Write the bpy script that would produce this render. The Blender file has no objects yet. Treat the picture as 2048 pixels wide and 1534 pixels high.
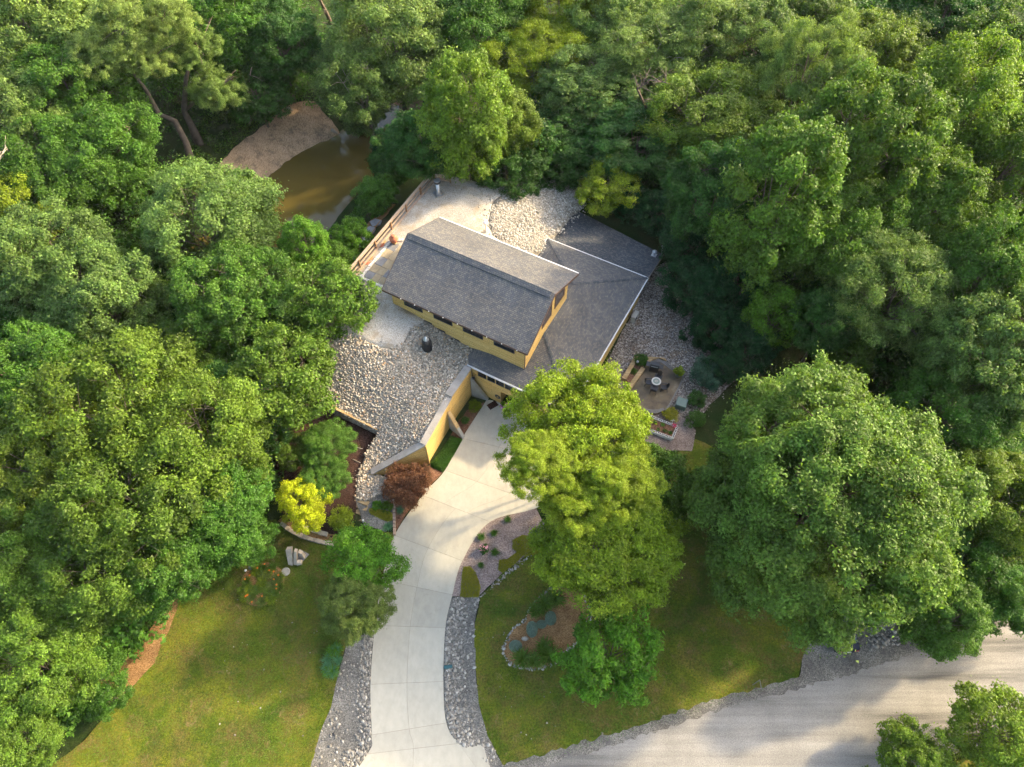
import bpy, math, random
import numpy as np
from mathutils import Vector, Matrix, geometry

# ------------------------------------------------------------------ camera, sky, sun, exposure
scene = bpy.context.scene
COL = scene.collection
CAM_H, PITCH, FPX, CX, CY = 55.0, math.radians(57), 1421.0, 1024.0, 767.0
cam_d = bpy.data.cameras.new('camera'); cam = bpy.data.objects.new('camera', cam_d); COL.objects.link(cam)
cam.location = (0, 0, CAM_H); cam.rotation_euler = (math.radians(90) - PITCH, 0, 0)
cam_d.sensor_width = 36; cam_d.lens = 36 * FPX / 2048; cam_d.clip_end = 2000
scene.camera = cam

SUN_AZ, SUN_EL = math.radians(23), math.radians(27)          # azimuth from +X towards +Y
sun_vec = Vector((math.cos(SUN_AZ) * math.cos(SUN_EL), math.sin(SUN_AZ) * math.cos(SUN_EL), math.sin(SUN_EL)))
world = bpy.data.worlds.new('World'); scene.world = world; world.use_nodes = True
wn = world.node_tree.nodes; wl = world.node_tree.links
sky = wn.new('ShaderNodeTexSky'); sky.sky_type = 'NISHITA'; sky.sun_disc = False
sky.sun_elevation = SUN_EL; sky.sun_rotation = math.pi / 2 - SUN_AZ
sky.air_density = 1.0; sky.dust_density = 5.0; sky.ozone_density = 0.6
wn['Background'].inputs[1].default_value = 0.15
wl.new(sky.outputs[0], wn['Background'].inputs[0])
sun_d = bpy.data.lights.new('sun', 'SUN'); sun_d.energy = 2.0; sun_d.angle = math.radians(2.5); sun_d.color = (1.0, 0.80, 0.50)
sun = bpy.data.objects.new('sun', sun_d); COL.objects.link(sun); sun.location = (60, 30, 60)
sun.rotation_euler = sun_vec.to_track_quat('Z', 'Y').to_euler()
vs = scene.view_settings
vs.view_transform = 'Standard'; vs.look = 'None'; vs.gamma = 1.0; vs.exposure = 2.18; vs.use_curve_mapping = False
cy = scene.cycles
cy.max_bounces = 4; cy.diffuse_bounces = 2; cy.glossy_bounces = 2; cy.transmission_bounces = 2; cy.use_adaptive_sampling = True; cy.adaptive_threshold = 0.03; cy.transparent_max_bounces = 4
cy.use_denoising = True; cy.caustics_reflective = False; cy.caustics_refractive = False

# ------------------------------------------------------------------ helpers
_cp, _sp = math.cos(PITCH), math.sin(PITCH)
def at(px, py, z=0.0):
    """world point at height z that the photograph shows at pixel px, py"""
    a, b = (px - CX) / FPX, (CY - py) / FPX
    d = (a, b * _sp + _cp, b * _cp - _sp)
    t = (z - CAM_H) / d[2]
    return Vector((d[0] * t, d[1] * t, z))
def depth_at(p):
    return p.y * _cp - (p.z - CAM_H) * _sp
def at2(px, py, z=0.0):
    p = at(px, py, z); return (p.x, p.y)
HO = Vector((-9.067, 44.438, 0)); HYAW = -0.50224
HU = Vector((math.cos(HYAW), math.sin(HYAW), 0)); HV = Vector((math.sin(HYAW), -math.cos(HYAW), 0))
def house_uv(p):
    d = Vector((p[0], p[1], 0)) - HO
    return d.dot(HU), d.dot(HV)
def W(u, v, z): return HO + HU * u + HV * v + Vector((0, 0, z))

def tag(o, label, cat, group=None):
    o['label'] = label; o['category'] = cat
    if group: o['group'] = group
    return o
def kind(o, k, label=None):
    o['kind'] = k
    if label: o['label'] = label
    return o
def thing(name, label, cat, loc=(0, 0, 0), rz=0.0, group=None):
    o = bpy.data.objects.new(name, None); COL.objects.link(o); o.empty_display_size = 0.2
    o.location = loc; o.rotation_euler = (0, 0, rz)
    return tag(o, label, cat, group)
def link(name, me, parent=None, loc=None, rz=None):
    o = bpy.data.objects.new(name, me); COL.objects.link(o)
    if parent is not None: o.parent = parent
    if loc is not None: o.location = loc
    if rz is not None: o.rotation_euler = (0, 0, rz)
    return o

class MB:
    def __init__(s): s.v = []; s.f = []
    def poly(s, pts):
        n = len(s.v); s.v += [tuple(p) for p in pts]; s.f.append(tuple(range(n, n + len(pts)))); return s
    def box(s, x0, x1, y0, y1, z0, z1, m=None):
        n = len(s.v)
        c = [(x0,y0,z0),(x1,y0,z0),(x1,y1,z0),(x0,y1,z0),(x0,y0,z1),(x1,y0,z1),(x1,y1,z1),(x0,y1,z1)]
        if m is not None: c = [tuple(m @ Vector(p)) for p in c]
        s.v += c
        s.f += [tuple(n + i for i in q) for q in ((0,3,2,1),(4,5,6,7),(0,1,5,4),(1,2,6,5),(2,3,7,6),(3,0,4,7))]
        return s
    def prism(s, pts, z0, z1):
        """pts: ccw (x,y); z0,z1 numbers or lists"""
        n = len(s.v); k = len(pts)
        zz0 = z0 if hasattr(z0, '__len__') else [z0] * k
        zz1 = z1 if hasattr(z1, '__len__') else [z1] * k
        a = sum(pts[i][0] * pts[(i+1) % k][1] - pts[(i+1) % k][0] * pts[i][1] for i in range(k))
        idx = list(range(k)) if a > 0 else list(range(k))[::-1]
        s.v += [(pts[i][0], pts[i][1], zz0[i]) for i in idx] + [(pts[i][0], pts[i][1], zz1[i]) for i in idx]
        s.f.append(tuple(n + i for i in reversed(range(k)))); s.f.append(tuple(n + k + i for i in range(k)))
        for i in range(k):
            j = (i + 1) % k; s.f.append((n + i, n + j, n + k + j, n + k + i))
        return s
    def slab(s, quad, t):
        """solid plate: top polygon quad (any plane), thickness t downwards"""
        n = len(s.v); k = len(quad)
        s.v += [tuple(p) for p in quad] + [(p[0], p[1], p[2] - t) for p in quad]
        s.f.append(tuple(n + i for i in range(k))); s.f.append(tuple(n + k + i for i in reversed(range(k))))
        for i in range(k):
            j = (i + 1) % k; s.f.append((n + j, n + i, n + k + i, n + k + j))
        return s
    def tube(s, pts, rad, n=8):
        pts = [Vector(p) for p in pts]
        if not hasattr(rad, '__len__'): rad = [rad] * len(pts)
        base = len(s.v); up = None
        for i, p in enumerate(pts):
            d = (pts[min(i + 1, len(pts) - 1)] - pts[max(i - 1, 0)])
            d = d.normalized() if d.length > 1e-9 else Vector((0, 0, 1))
            if up is None:
                up = d.orthogonal().normalized()
            else:
                up = (up - d * up.dot(d)); up = up.normalized() if up.length > 1e-6 else d.orthogonal().normalized()
            q = d.cross(up)
            for k in range(n):
                a = 2 * math.pi * k / n
                s.v.append(tuple(p + (up * math.cos(a) + q * math.sin(a)) * rad[i]))
        for i in range(len(pts) - 1):
            for k in range(n):
                a, b = base + i * n + k, base + i * n + (k + 1) % n
                s.f.append((a, b, b + n, a + n))
        s.f.append(tuple(base + k for k in reversed(range(n))))
        e = base + (len(pts) - 1) * n; s.f.append(tuple(e + k for k in range(n)))
        return s
    def lathe(s, prof, c=(0, 0, 0), n=16):
        base = len(s.v)
        for r, z in prof:
            for k in range(n):
                a = 2 * math.pi * k / n
                s.v.append((c[0] + r * math.cos(a), c[1] + r * math.sin(a), c[2] + z))
        for i in range(len(prof) - 1):
            for k in range(n):
                a, b = base + i * n + k, base + i * n + (k + 1) % n
                s.f.append((a, b, b + n, a + n))
        s.f.append(tuple(base + k for k in reversed(range(n))))
        e = base + (len(prof) - 1) * n; s.f.append(tuple(e + k for k in range(n)))
        return s
    def mesh(s, name, mat, smooth=False, uv=False):
        me = bpy.data.meshes.new(name); me.from_pydata(s.v, [], s.f); me.update()
        if mat is not None: me.materials.append(mat)
        if smooth: me.polygons.foreach_set('use_smooth', [True] * len(me.polygons))
        if uv: plane_uv(me)
        return me
    def build(s, name, mat, parent=None, smooth=False, uv=False, loc=None, rz=None):
        return link(name, s.mesh(name, mat, smooth, uv), parent, loc, rz)

def plane_uv(me):
    """each face laid out flat in metres: u level along the face, v up its slope"""
    l = me.uv_layers.new(name='plan')
    for p in me.polygons:
        n = p.normal
        h = Vector((n.y, -n.x, 0))
        if h.length < 1e-4: ud, vd = Vector((1, 0, 0)), Vector((0, 1, 0))
        else:
            ud = h.normalized(); vd = n.cross(ud)
            if vd.z < 0: vd = -vd
        for li in p.loop_indices:
            co = me.vertices[me.loops[li].vertex_index].co
            l.data[li].uv = (co.dot(ud), co.dot(vd))

def quads_mesh(name, V, mat, tint=None):
    """V: (n,k,3) array, one face per row"""
    V = np.asarray(V, np.float32); n, k = V.shape[:2]
    me = bpy.data.meshes.new(name)
    me.vertices.add(n * k); me.vertices.foreach_set('co', V.reshape(-1))
    me.loops.add(n * k); me.loops.foreach_set('vertex_index', np.arange(n * k, dtype=np.int32))
    me.polygons.add(n); me.polygons.foreach_set('loop_start', np.arange(0, n * k, k, dtype=np.int32))
    me.polygons.foreach_set('loop_total', np.full(n, k, np.int32))
    if tint is not None:
        a = me.attributes.new('tint', 'FLOAT', 'FACE'); a.data.foreach_set('value', np.asarray(tint, np.float32))
    me.materials.append(mat); me.update(calc_edges=True)
    return me

def spline(pts, sub):
    """Catmull-Rom through pts, sub steps per span"""
    P = [Vector(p) for p in pts]; P = [P[0] * 2 - P[1]] + P + [P[-1] * 2 - P[-2]]; out = []
    for i in range(1, len(P) - 2):
        for k in range(sub):
            t = k / sub; a, b, c, d = P[i-1], P[i], P[i+1], P[i+2]
            out.append(0.5 * ((2 * b) + (c - a) * t + (2*a - 5*b + 4*c - d) * t*t + (3*b - a - 3*c + d) * t**3))
    out.append(P[-2]); return out

def in_poly(X, Y, poly):
    X = np.asarray(X); Y = np.asarray(Y); r = np.zeros(X.shape, bool); n = len(poly)
    for i in range(n):
        x0, y0 = poly[i][0], poly[i][1]; x1, y1 = poly[(i+1) % n][0], poly[(i+1) % n][1]
        if y0 == y1: continue
        c = ((y0 > Y) != (y1 > Y)) & (X < (x1 - x0) * (Y - y0) / (y1 - y0) + x0)
        r ^= c
    return r
def edge_dist(X, Y, poly, closed=True):
    X = np.asarray(X, float); Y = np.asarray(Y, float); d = np.full(X.shape, 1e9); n = len(poly)
    for i in range(n if closed else n - 1):
        x0, y0 = poly[i][0], poly[i][1]; x1, y1 = poly[(i+1) % n][0], poly[(i+1) % n][1]
        L = (x1-x0)**2 + (y1-y0)**2 + 1e-12
        t = np.clip(((X-x0)*(x1-x0) + (Y-y0)*(y1-y0)) / L, 0, 1)
        d = np.minimum(d, np.hypot(X - x0 - t*(x1-x0), Y - y0 - t*(y1-y0)))
    return d

class RBF:
    def __init__(s, pts):
        s.P = np.array([p[:2] for p in pts], float); z = np.array([p[2] for p in pts], float); n = len(z)
        D = np.hypot(*(s.P[:, None] - s.P[None]).transpose(2, 0, 1))
        A = np.zeros((n+1, n+1)); A[:n, :n] = D + np.eye(n) * -0.35; A[:n, n] = 1; A[n, :n] = 1
        s.w = np.linalg.solve(A, np.append(z, 0))
    def __call__(s, X, Y):
        X = np.asarray(X, float); Y = np.asarray(Y, float); r = np.full(X.shape, s.w[-1])
        for (x, y), w in zip(s.P, s.w): r = r + w * np.sqrt((X-x)**2 + (Y-y)**2 + 0.3)
        return r

def patch(name, poly, zf, step, mat, off=0.0, parent=None, wob=0.0, skirt=0.0, knd='structure', label=None, bumps=0.0, seed=1, rim_down=0.0):
    """a sheet of ground inside poly (x,y list), draped on zf"""
    poly = [Vector((p[0], p[1])) for p in poly]; rng = random.Random(seed)
    ring = []
    for i, a in enumerate(poly):
        b = poly[(i + 1) % len(poly)]; k = max(1, int((b - a).length / step))
        d = (b - a).normalized() if (b - a).length > 0 else Vector((1, 0)); nrm = Vector((-d.y, d.x))
        for j in range(k):
            q = a + (b - a) * (j / k)
            if wob and j: q = q + nrm * rng.uniform(-wob, wob)
            ring.append(q)
    xs = [p.x for p in ring]; ys = [p.y for p in ring]
    gx = np.arange(min(xs), max(xs), step); gy = np.arange(min(ys), max(ys), step)
    if len(gx) and len(gy):
        X, Y = np.meshgrid(gx, gy); X = X + np.array([[rng.uniform(-.25, .25) * step for _ in gx] for _ in gy])
        rp = [(p.x, p.y) for p in ring]
        m = in_poly(X, Y, rp) & (edge_dist(X, Y, rp) > step * 0.45)
        inner = [Vector((a, b)) for a, b in zip(X[m], Y[m])]
    else: inner = []
    vs_, es, fs, *_ = geometry.delaunay_2d_cdt(ring + inner, [], [list(range(len(ring)))], 1, 1e-5)
    x = np.array([v.x for v in vs_]); y = np.array([v.y for v in vs_]); z = zf(x, y) + off
    if bumps: z = z + np.array([rng.uniform(-bumps, bumps) for _ in x])
    V = [(a, b, c) for a, b, c in zip(x, y, z)]; F = [tuple(f) for f in fs]
    if skirt:
        n = len(ring); lo = len(V)
        idx = {}
        for i, v in enumerate(vs_[:]):
            idx[(round(v.x, 3), round(v.y, 3))] = i
        ids = [idx.get((round(p.x, 3), round(p.y, 3))) for p in ring]
        if all(i is not None for i in ids):
            V += [(V[i][0], V[i][1], V[i][2] - skirt) for i in ids]
            for i in range(n):
                j = (i + 1) % n; F.append((ids[i], ids[j], lo + j, lo + i))
    me = bpy.data.meshes.new(name); me.from_pydata(V, [], F); me.update(); me.materials.append(mat)
    for p in me.polygons: p.use_smooth = True
    o = link(name, me, parent)
    if parent is None: kind(o, knd, label)
    return o

# ------------------------------------------------------------------ materials
class NT:
    def __init__(s, name):
        s.m = bpy.data.materials.new(name); s.m.use_nodes = True; s.t = s.m.node_tree; s.n = s.t.nodes; s.l = s.t.links
        s.b = s.n['Principled BSDF']; s.out = s.n['Material Output']; s.tc = s.n.new('ShaderNodeTexCoord')
    def put(s, sock, v):
        if hasattr(v, 'is_output') or isinstance(v, bpy.types.NodeSocket): s.l.new(v, sock)
        else: sock.default_value = v
    def map(s, scale=(1, 1, 1), coord='Object', rot=(0, 0, 0)):
        n = s.n.new('ShaderNodeMapping'); s.l.new(s.tc.outputs[coord], n.inputs[0]); n.inputs['Scale'].default_value = scale
        n.inputs['Rotation'].default_value = rot
        return n.outputs[0]
    def noise(s, scale, detail=3, rough=0.55, vec=None, dist=0.0):
        n = s.n.new('ShaderNodeTexNoise'); n.inputs['Scale'].default_value = scale; n.inputs['Detail'].default_value = detail
        n.inputs['Roughness'].default_value = rough; n.inputs['Distortion'].default_value = dist
        s.l.new(vec if vec is not None else s.tc.outputs['Object'], n.inputs['Vector']); return n.outputs['Fac']
    def voro(s, scale, feature='F1', vec=None, rnd=1.0):
        n = s.n.new('ShaderNodeTexVoronoi'); n.feature = feature; n.inputs['Scale'].default_value = scale; n.inputs['Randomness'].default_value = rnd
        s.l.new(vec if vec is not None else s.tc.outputs['Object'], n.inputs['Vector']); return n
    def ramp(s, fac, stops, interp='LINEAR'):
        n = s.n.new('ShaderNodeValToRGB'); e = n.color_ramp.elements; n.color_ramp.interpolation = interp
        while len(e) < len(stops): e.new(0.5)
        for i, (p, c) in enumerate(stops): e[i].position = p; e[i].color = (c[0], c[1], c[2], 1) if hasattr(c, '__len__') else (c, c, c, 1)
        s.put(n.inputs[0], fac); return n.outputs[0]
    def mix(s, fac, a, b, mode='MIX'):
        n = s.n.new('ShaderNodeMix'); n.data_type = 'RGBA'; n.blend_type = mode
        s.put(n.inputs[0], fac)
        for i, v in ((6, a), (7, b)):
            if not isinstance(v, bpy.types.NodeSocket): v = (v[0], v[1], v[2], 1)
            s.put(n.inputs[i], v)
        return n.outputs[2]
    def math(s, op, a, b=0.0):
        n = s.n.new('ShaderNodeMath'); n.operation = op; s.put(n.inputs[0], a); s.put(n.inputs[1], b); return n.outputs[0]
    def scale_col(s, col, fac):
        n = s.n.new('ShaderNodeVectorMath'); n.operation = 'SCALE'; s.put(n.inputs[0], col if isinstance(col, bpy.types.NodeSocket) else tuple(col)); s.put(n.inputs['Scale'], fac); return n.outputs[0]
    def bump(s, h, strength=0.5, dist=0.05):
        n = s.n.new('ShaderNodeBump'); n.inputs['Strength'].default_value = strength; n.inputs['Distance'].default_value = dist
        s.put(n.inputs['Height'], h); s.l.new(n.outputs[0], s.b.inputs['Normal']); return n
    def done(s, col, rough=0.8, spec=0.3, metal=0.0):
        if isinstance(col, bpy.types.NodeSocket): s.l.new(col, s.b.inputs['Base Color'])
        else: s.b.inputs['Base Color'].default_value = (*col, 1)
        s.put(s.b.inputs['Roughness'], rough); s.b.inputs['Specular IOR Level'].default_value = spec; s.b.inputs['Metallic'].default_value = metal
        return s.m

def mat_plain(name, col, rough=0.7, var=0.25, scale=3.0, fine=25.0, bump=0.25, spec=0.3, metal=0.0, bd=0.02):
    t = NT(name)
    a = t.noise(scale, 4); b = t.noise(fine, 3)
    f = t.math('ADD', t.math('MULTIPLY', a, 0.65), t.math('MULTIPLY', b, 0.35))
    c = t.ramp(f, [(0.3, [x * (1 - var) for x in col]), (0.7, [min(1, x * (1 + var)) for x in col])])
    if bump: t.bump(b, bump, bd)
    return t.done(c, rough, spec, metal)

def mat_gravel(name, cols, scale, rough=0.9, bump=0.6, blotch=0.25, bs=0.5, dirt=None):
    t = NT(name)
    v = t.voro(scale); cell = t.ramp(t.math('FRACT', t.math('MULTIPLY', t.scale_col(v.outputs['Color'], 1.0), 1.0)), cols) if False else None
    sep = t.n.new('ShaderNodeSeparateColor'); t.l.new(v.outputs['Color'], sep.inputs[0])
    c = t.ramp(sep.outputs[0], cols)
    edge = t.ramp(v.outputs['Distance'], [(0.0, 1.0), (0.45, 1.0), (0.75, 0.62)])
    c = t.mix(1.0, c, edge, 'MULTIPLY')
    n1 = t.noise(bs, 5, 0.6)
    c = t.mix(1.0, c, t.ramp(n1, [(0.3, 1 - blotch), (0.7, 1.0 + blotch * .4)]), 'MULTIPLY')
    if dirt is not None:
        c = t.mix(t.ramp(t.noise(bs * 1.7, 4, 0.65), [(0.5, 0.0), (0.68, dirt[3])]), c, dirt[:3])
    t.bump(t.math('SUBTRACT', 1.0, v.outputs['Distance']), bump, 0.6 / scale)
    return t.done(c, rough, 0.2)

M = {}
def make_materials():
    t = NT('concrete')
    big = t.noise(0.35, 5, 0.6); mid = t.noise(2.2, 4, 0.6, t.map((1, .6, 1), rot=(0, 0, .3))); fine = t.noise(60, 2)
    c = t.mix(big, (0.405, 0.372, 0.285), (0.495, 0.462, 0.362))
    c = t.mix(1.0, c, t.ramp(mid, [(0.3, 0.90), (0.65, 1.03)]), 'MULTIPLY')
    c = t.mix(1.0, c, t.ramp(fine, [(0.3, 0.90), (0.7, 1.06)]), 'MULTIPLY')
    st = t.ramp(t.noise(0.9, 5, 0.7, dist=1.0), [(0.6, 0.0), (0.74, 0.35)])
    c = t.mix(st, c, (0.26, 0.24, 0.19))
    oi = t.n.new('ShaderNodeObjectInfo'); c = t.mix(1.0, c, t.ramp(oi.outputs['Random'], [(0.0, 0.90), (1.0, 1.05)]), 'MULTIPLY')
    t.bump(fine, 0.15, 0.01); M['concrete'] = t.done(c, 0.85, 0.25)
    M['cement'] = mat_plain('cement', (0.30, 0.29, 0.25), 0.85, 0.25, 1.5, 18, 0.25)
    M['capstone'] = mat_plain('capstone', (0.30, 0.275, 0.235), 0.85, 0.3, 1.2, 14, 0.3)
    M['slate'] = mat_plain('slate', (0.16, 0.15, 0.135), 0.7, 0.35, 1.5, 12, 0.3)
    M['sandstone'] = mat_plain('sandstone', (0.40, 0.34, 0.26), 0.85, 0.3, 2.0, 15, 0.5)
    M['flagstone'] = mat_plain('flagstone', (0.33, 0.27, 0.17), 0.85, 0.35, 0.9, 12, 0.3)
    M['greyflag'] = mat_plain('greyflag', (0.20, 0.20, 0.20), 0.85, 0.3, 1.3, 12, 0.3)
    M['white_stone'] = mat_plain('white_stone', (0.68, 0.64, 0.56), 0.85, 0.15, 4, 25, 0.3)
    # stamped patio concrete
    t = NT('stamped_concrete')
    a = t.noise(0.9, 5, 0.65, dist=0.6); b = t.noise(2.6, 4, 0.6)
    c = t.ramp(a, [(0.28, (0.055, 0.042, 0.028)), (0.43, (0.105, 0.078, 0.046)), (0.58, (0.155, 0.115, 0.062)), (0.78, (0.26, 0.21, 0.14))])
    c = t.mix(t.ramp(b, [(0.55, 0), (0.7, 0.5)]), c, (0.12, 0.105, 0.085))
    t.bump(t.noise(14, 4), 0.35, 0.02); M['patio'] = t.done(c, 0.6, 0.35)
    # lawn
    t = NT('lawn')
    n1 = t.noise(0.16, 6, 0.68, dist=0.8); n2 = t.noise(0.55, 6, 0.72); n3 = t.noise(7.0, 4, 0.7); n4 = t.noise(38, 3, 0.7)
    c = t.ramp(n1, [(0.34, (0.045, 0.082, 0.008)), (0.47, (0.084, 0.122, 0.010)), (0.60, (0.165, 0.178, 0.016))])
    c = t.mix(t.ramp(n2, [(0.44, 0.0), (0.68, 0.8)]), c, (0.165, 0.112, 0.038))
    c = t.mix(1.0, c, t.ramp(n3, [(0.3, 0.55), (0.7, 1.36)]), 'MULTIPLY')
    c = t.mix(t.ramp(t.noise(2.4, 3, 0.6, dist=1.2), [(0.62, 0.0), (0.70, 0.6)]), c, (0.035, 0.085, 0.010))
    c = t.mix(t.ramp(t.noise(1.3, 5, 0.75, dist=0.8), [(0.57, 0.0), (0.68, 0.75)]), c, (0.21, 0.15, 0.07))
    c = t.mix(1.0, c, t.ramp(n4, [(0.25, 0.55), (0.75, 1.45)]), 'MULTIPLY')
    t.bump(t.math('ADD', n4, t.math('MULTIPLY', n3, 0.7)), 0.9, 0.08); M['lawn'] = t.done(c, 0.95, 0.1)
    # woodland floor
    t = NT('forest_floor')
    n1 = t.noise(0.35, 5, 0.65); n2 = t.noise(9, 4, 0.7)
    c = t.ramp(n1, [(0.40, (0.022, 0.045, 0.009)), (0.56, (0.035, 0.050, 0.013)), (0.74, (0.085, 0.065, 0.035))])
    c = t.mix(1.0, c, t.ramp(n2, [(0.3, 0.55), (0.7, 1.35)]), 'MULTIPLY')
    t.bump(n2, 0.9, 0.1); M['floor'] = t.done(c, 0.95, 0.1)
    # mulches
    def mulch(name, c0, c1, c2):
        t = NT(name); v = t.voro(16, vec=t.map((1, 2.2, 1), rot=(0, 0, .7)))
        sep = t.n.new('ShaderNodeSeparateColor'); t.l.new(v.outputs['Color'], sep.inputs[0])
        c = t.ramp(sep.outputs[0], [(0, c0), (0.5, c1), (1, c2)])
        c = t.mix(1.0, c, t.ramp(t.noise(0.8, 4), [(0.3, 0.7), (0.7, 1.2)]), 'MULTIPLY')
        t.bump(v.outputs['Distance'], 0.8, 0.05); return t.done(c, 0.95, 0.1)
    M['mulch_dark'] = mulch('mulch_dark', (0.022, 0.012, 0.009), (0.055, 0.028, 0.02), (0.10, 0.06, 0.045))
    M['joint'] = mat_plain('joint_sand', (0.17, 0.15, 0.115), 0.95, 0.3)
    M['mulch_red'] = mulch('mulch_red', (0.10, 0.05, 0.03), (0.21, 0.105, 0.06), (0.34, 0.19, 0.11))
    M['mulch_tan'] = mulch('mulch_tan', (0.15, 0.078, 0.03), (0.29, 0.16, 0.065), (0.42, 0.26, 0.12))
    M['mulch_pink'] = mulch('mulch_pink', (0.15, 0.11, 0.09), (0.27, 0.20, 0.165), (0.42, 0.34, 0.29))
    # gravels
    M['gravel_white'] = mat_gravel('gravel_white', [(0, (0.40, 0.36, 0.29)), (0.5, (0.52, 0.475, 0.39)), (1, (0.64, 0.59, 0.50))], 22, blotch=0.3, bs=0.45, dirt=(0.32, 0.24, 0.14, 0.7))
    M['gravel_grey'] = mat_gravel('gravel_grey', [(0, (0.13, 0.12, 0.10)), (0.5, (0.22, 0.205, 0.17)), (1, (0.32, 0.30, 0.25))], 16, blotch=0.45, bs=0.5, dirt=(0.105, 0.10, 0.09, 0.8))
    M['gravel_yard'] = mat_gravel('gravel_yard', [(0, (0.09, 0.07, 0.055)), (0.35, (0.22, 0.185, 0.15)), (0.7, (0.36, 0.31, 0.26)), (1, (0.55, 0.50, 0.44))], 9, blotch=0.35, bs=0.3, dirt=(0.16, 0.10, 0.05, 0.8))
    M['rock_bed'] = mat_gravel('rock_bed', [(0, (0.26, 0.225, 0.165)), (0.5, (0.37, 0.325, 0.245)), (1, (0.48, 0.43, 0.34))], 6, blotch=0.3, bs=0.6)
    # gravel road, wheel tracks along its own length
    t = NT('road_gravel')
    vec = t.map((1, 1, 1), rot=(0, 0, -ROAD_ANG))
    al = t.map((0.035, 0.6, 1), rot=(0, 0, -ROAD_ANG)); al2 = t.map((0.05, 2.6, 1), rot=(0, 0, -ROAD_ANG))
    tr = t.noise(1.0, 4, 0.6, al); tr2 = t.noise(1.0, 3, 0.6, al2); n = t.noise(14, 5, 0.75); b = t.noise(0.25, 4, 0.6)
    c = t.ramp(tr, [(0.40, (0.125, 0.120, 0.106)), (0.50, (0.245, 0.232, 0.202)), (0.62, (0.30, 0.285, 0.25))])
    c = t.mix(1.0, c, t.ramp(tr2, [(0.3, 0.92), (0.65, 1.03)]), 'MULTIPLY')
    c = t.mix(1.0, c, t.ramp(n, [(0.3, 0.62), (0.7, 1.28)]), 'MULTIPLY')
    c = t.mix(1.0, c, t.ramp(b, [(0.35, 0.86), (0.6, 1.05)]), 'MULTIPLY')
    t.bump(n, 0.5, 0.03); M['road'] = t.done(c, 0.95, 0.15)
    # creek bank sand
    t = NT('bank_sand'); n1 = t.noise(0.7, 5, 0.65); n2 = t.noise(10, 4, 0.7, t.map((1, .35, 1), rot=(0, 0, -.9)))
    c = t.ramp(n1, [(0.35, (0.24, 0.175, 0.11)), (0.5, (0.43, 0.29, 0.17)), (0.7, (0.52, 0.36, 0.22))])
    c = t.mix(1.0, c, t.ramp(n2, [(0.35, 0.5), (0.62, 1.12)]), 'MULTIPLY'); t.bump(n2, 0.7, 0.06); M['sand'] = t.done(c, 0.9, 0.15)
    # muddy water
    t = NT('creek_water'); n1 = t.noise(0.12, 3, 0.5)
    c = t.mix(n1, (0.080, 0.062, 0.016), (0.115, 0.086, 0.022)); t.bump(t.noise(1.6, 2, 0.5), 0.04, 0.05)
    M['water'] = t.done(c, 0.05, 0.42)
    # shingles
    def shingle(name, c1, c2, mo):
        t = NT(name); br = t.n.new('ShaderNodeTexBrick')
        uvm = t.map((1, 1, 1), 'UV'); t.l.new(uvm, br.inputs['Vector'])
        br.inputs['Scale'].default_value = 1; br.inputs['Brick Width'].default_value = 0.26; br.inputs['Row Height'].default_value = 0.15
        br.inputs['Mortar Size'].default_value = 0.012; br.inputs['Mortar Smooth'].default_value = 0.3; br.inputs['Bias'].default_value = 0.0
        br.offset = 0.37; br.squash = 0.7; br.squash_frequency = 3
        br.inputs['Color1'].default_value = (0, 0, 0, 1); br.inputs['Color2'].default_value = (1, 1, 1, 1); br.inputs['Mortar'].default_value = (0.5, 0.5, 0.5, 1)
        c = t.ramp(br.outputs['Color'], [(0.0, c1), (0.45, [a * .6 + b * .4 for a, b in zip(c1, c2)]), (0.8, c2), (1.0, [x * 1.12 for x in c2])])
        c = t.mix(1.0, c, t.ramp(t.noise(0.5, 4, 0.6), [(0.3, 0.85), (0.7, 1.12)]), 'MULTIPLY')
        c = t.mix(br.outputs['Fac'], c, mo)
        g = t.noise(45, 2)
        c = t.mix(1.0, c, t.ramp(g, [(0.3, 0.8), (0.7, 1.18)]), 'MULTIPLY')
        sep = t.n.new('ShaderNodeSeparateXYZ'); t.l.new(uvm, sep.inputs[0])
        saw = t.math('SUBTRACT', 1.0, t.math('FRACT', t.math('DIVIDE', sep.outputs[1], 0.15)))
        h = t.math('ADD', t.math('MULTIPLY', saw, 0.6), t.math('MULTIPLY', t.math('SUBTRACT', 1.0, br.outputs['Fac']), 0.5))
        t.bump(h, 0.8, 0.025); return t.done(c, 0.92, 0.2)
    M['shingle'] = shingle('shingle', (0.102, 0.105, 0.108), (0.160, 0.148, 0.130), (0.052, 0.052, 0.053))
    M['shingle_dark'] = shingle('shingle_dark', (0.064, 0.074, 0.082), (0.125, 0.122, 0.116), (0.036, 0.039, 0.043))
    # cedar boards
    def boards(name, a, b, row=0.15, mo=(0.10, 0.06, 0.025)):
        t = NT(name); br = t.n.new('ShaderNodeTexBrick'); uvm = t.map((1, 1, 1), 'UV'); t.l.new(uvm, br.inputs['Vector'])
        br.inputs['Scale'].default_value = 1; br.inputs['Brick Width'].default_value = 2.6; br.inputs['Row Height'].default_value = row
        br.inputs['Mortar Size'].default_value = 0.008; br.inputs['Mortar Smooth'].default_value = 0.2; br.offset = 0.37
        br.inputs['Color1'].default_value = (*a, 1); br.inputs['Color2'].default_value = (*b, 1); br.inputs['Mortar'].default_value = (*mo, 1)
        gr = t.noise(1.0, 4, 0.65, t.map((2.0, 40, 1), 'UV')); st = t.noise(0.5, 4, 0.65, t.map((1, 1, 1), 'UV'))
        c = t.mix(1.0, br.outputs['Color'], t.ramp(gr, [(0.3, 0.78), (0.7, 1.15)]), 'MULTIPLY')
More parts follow.
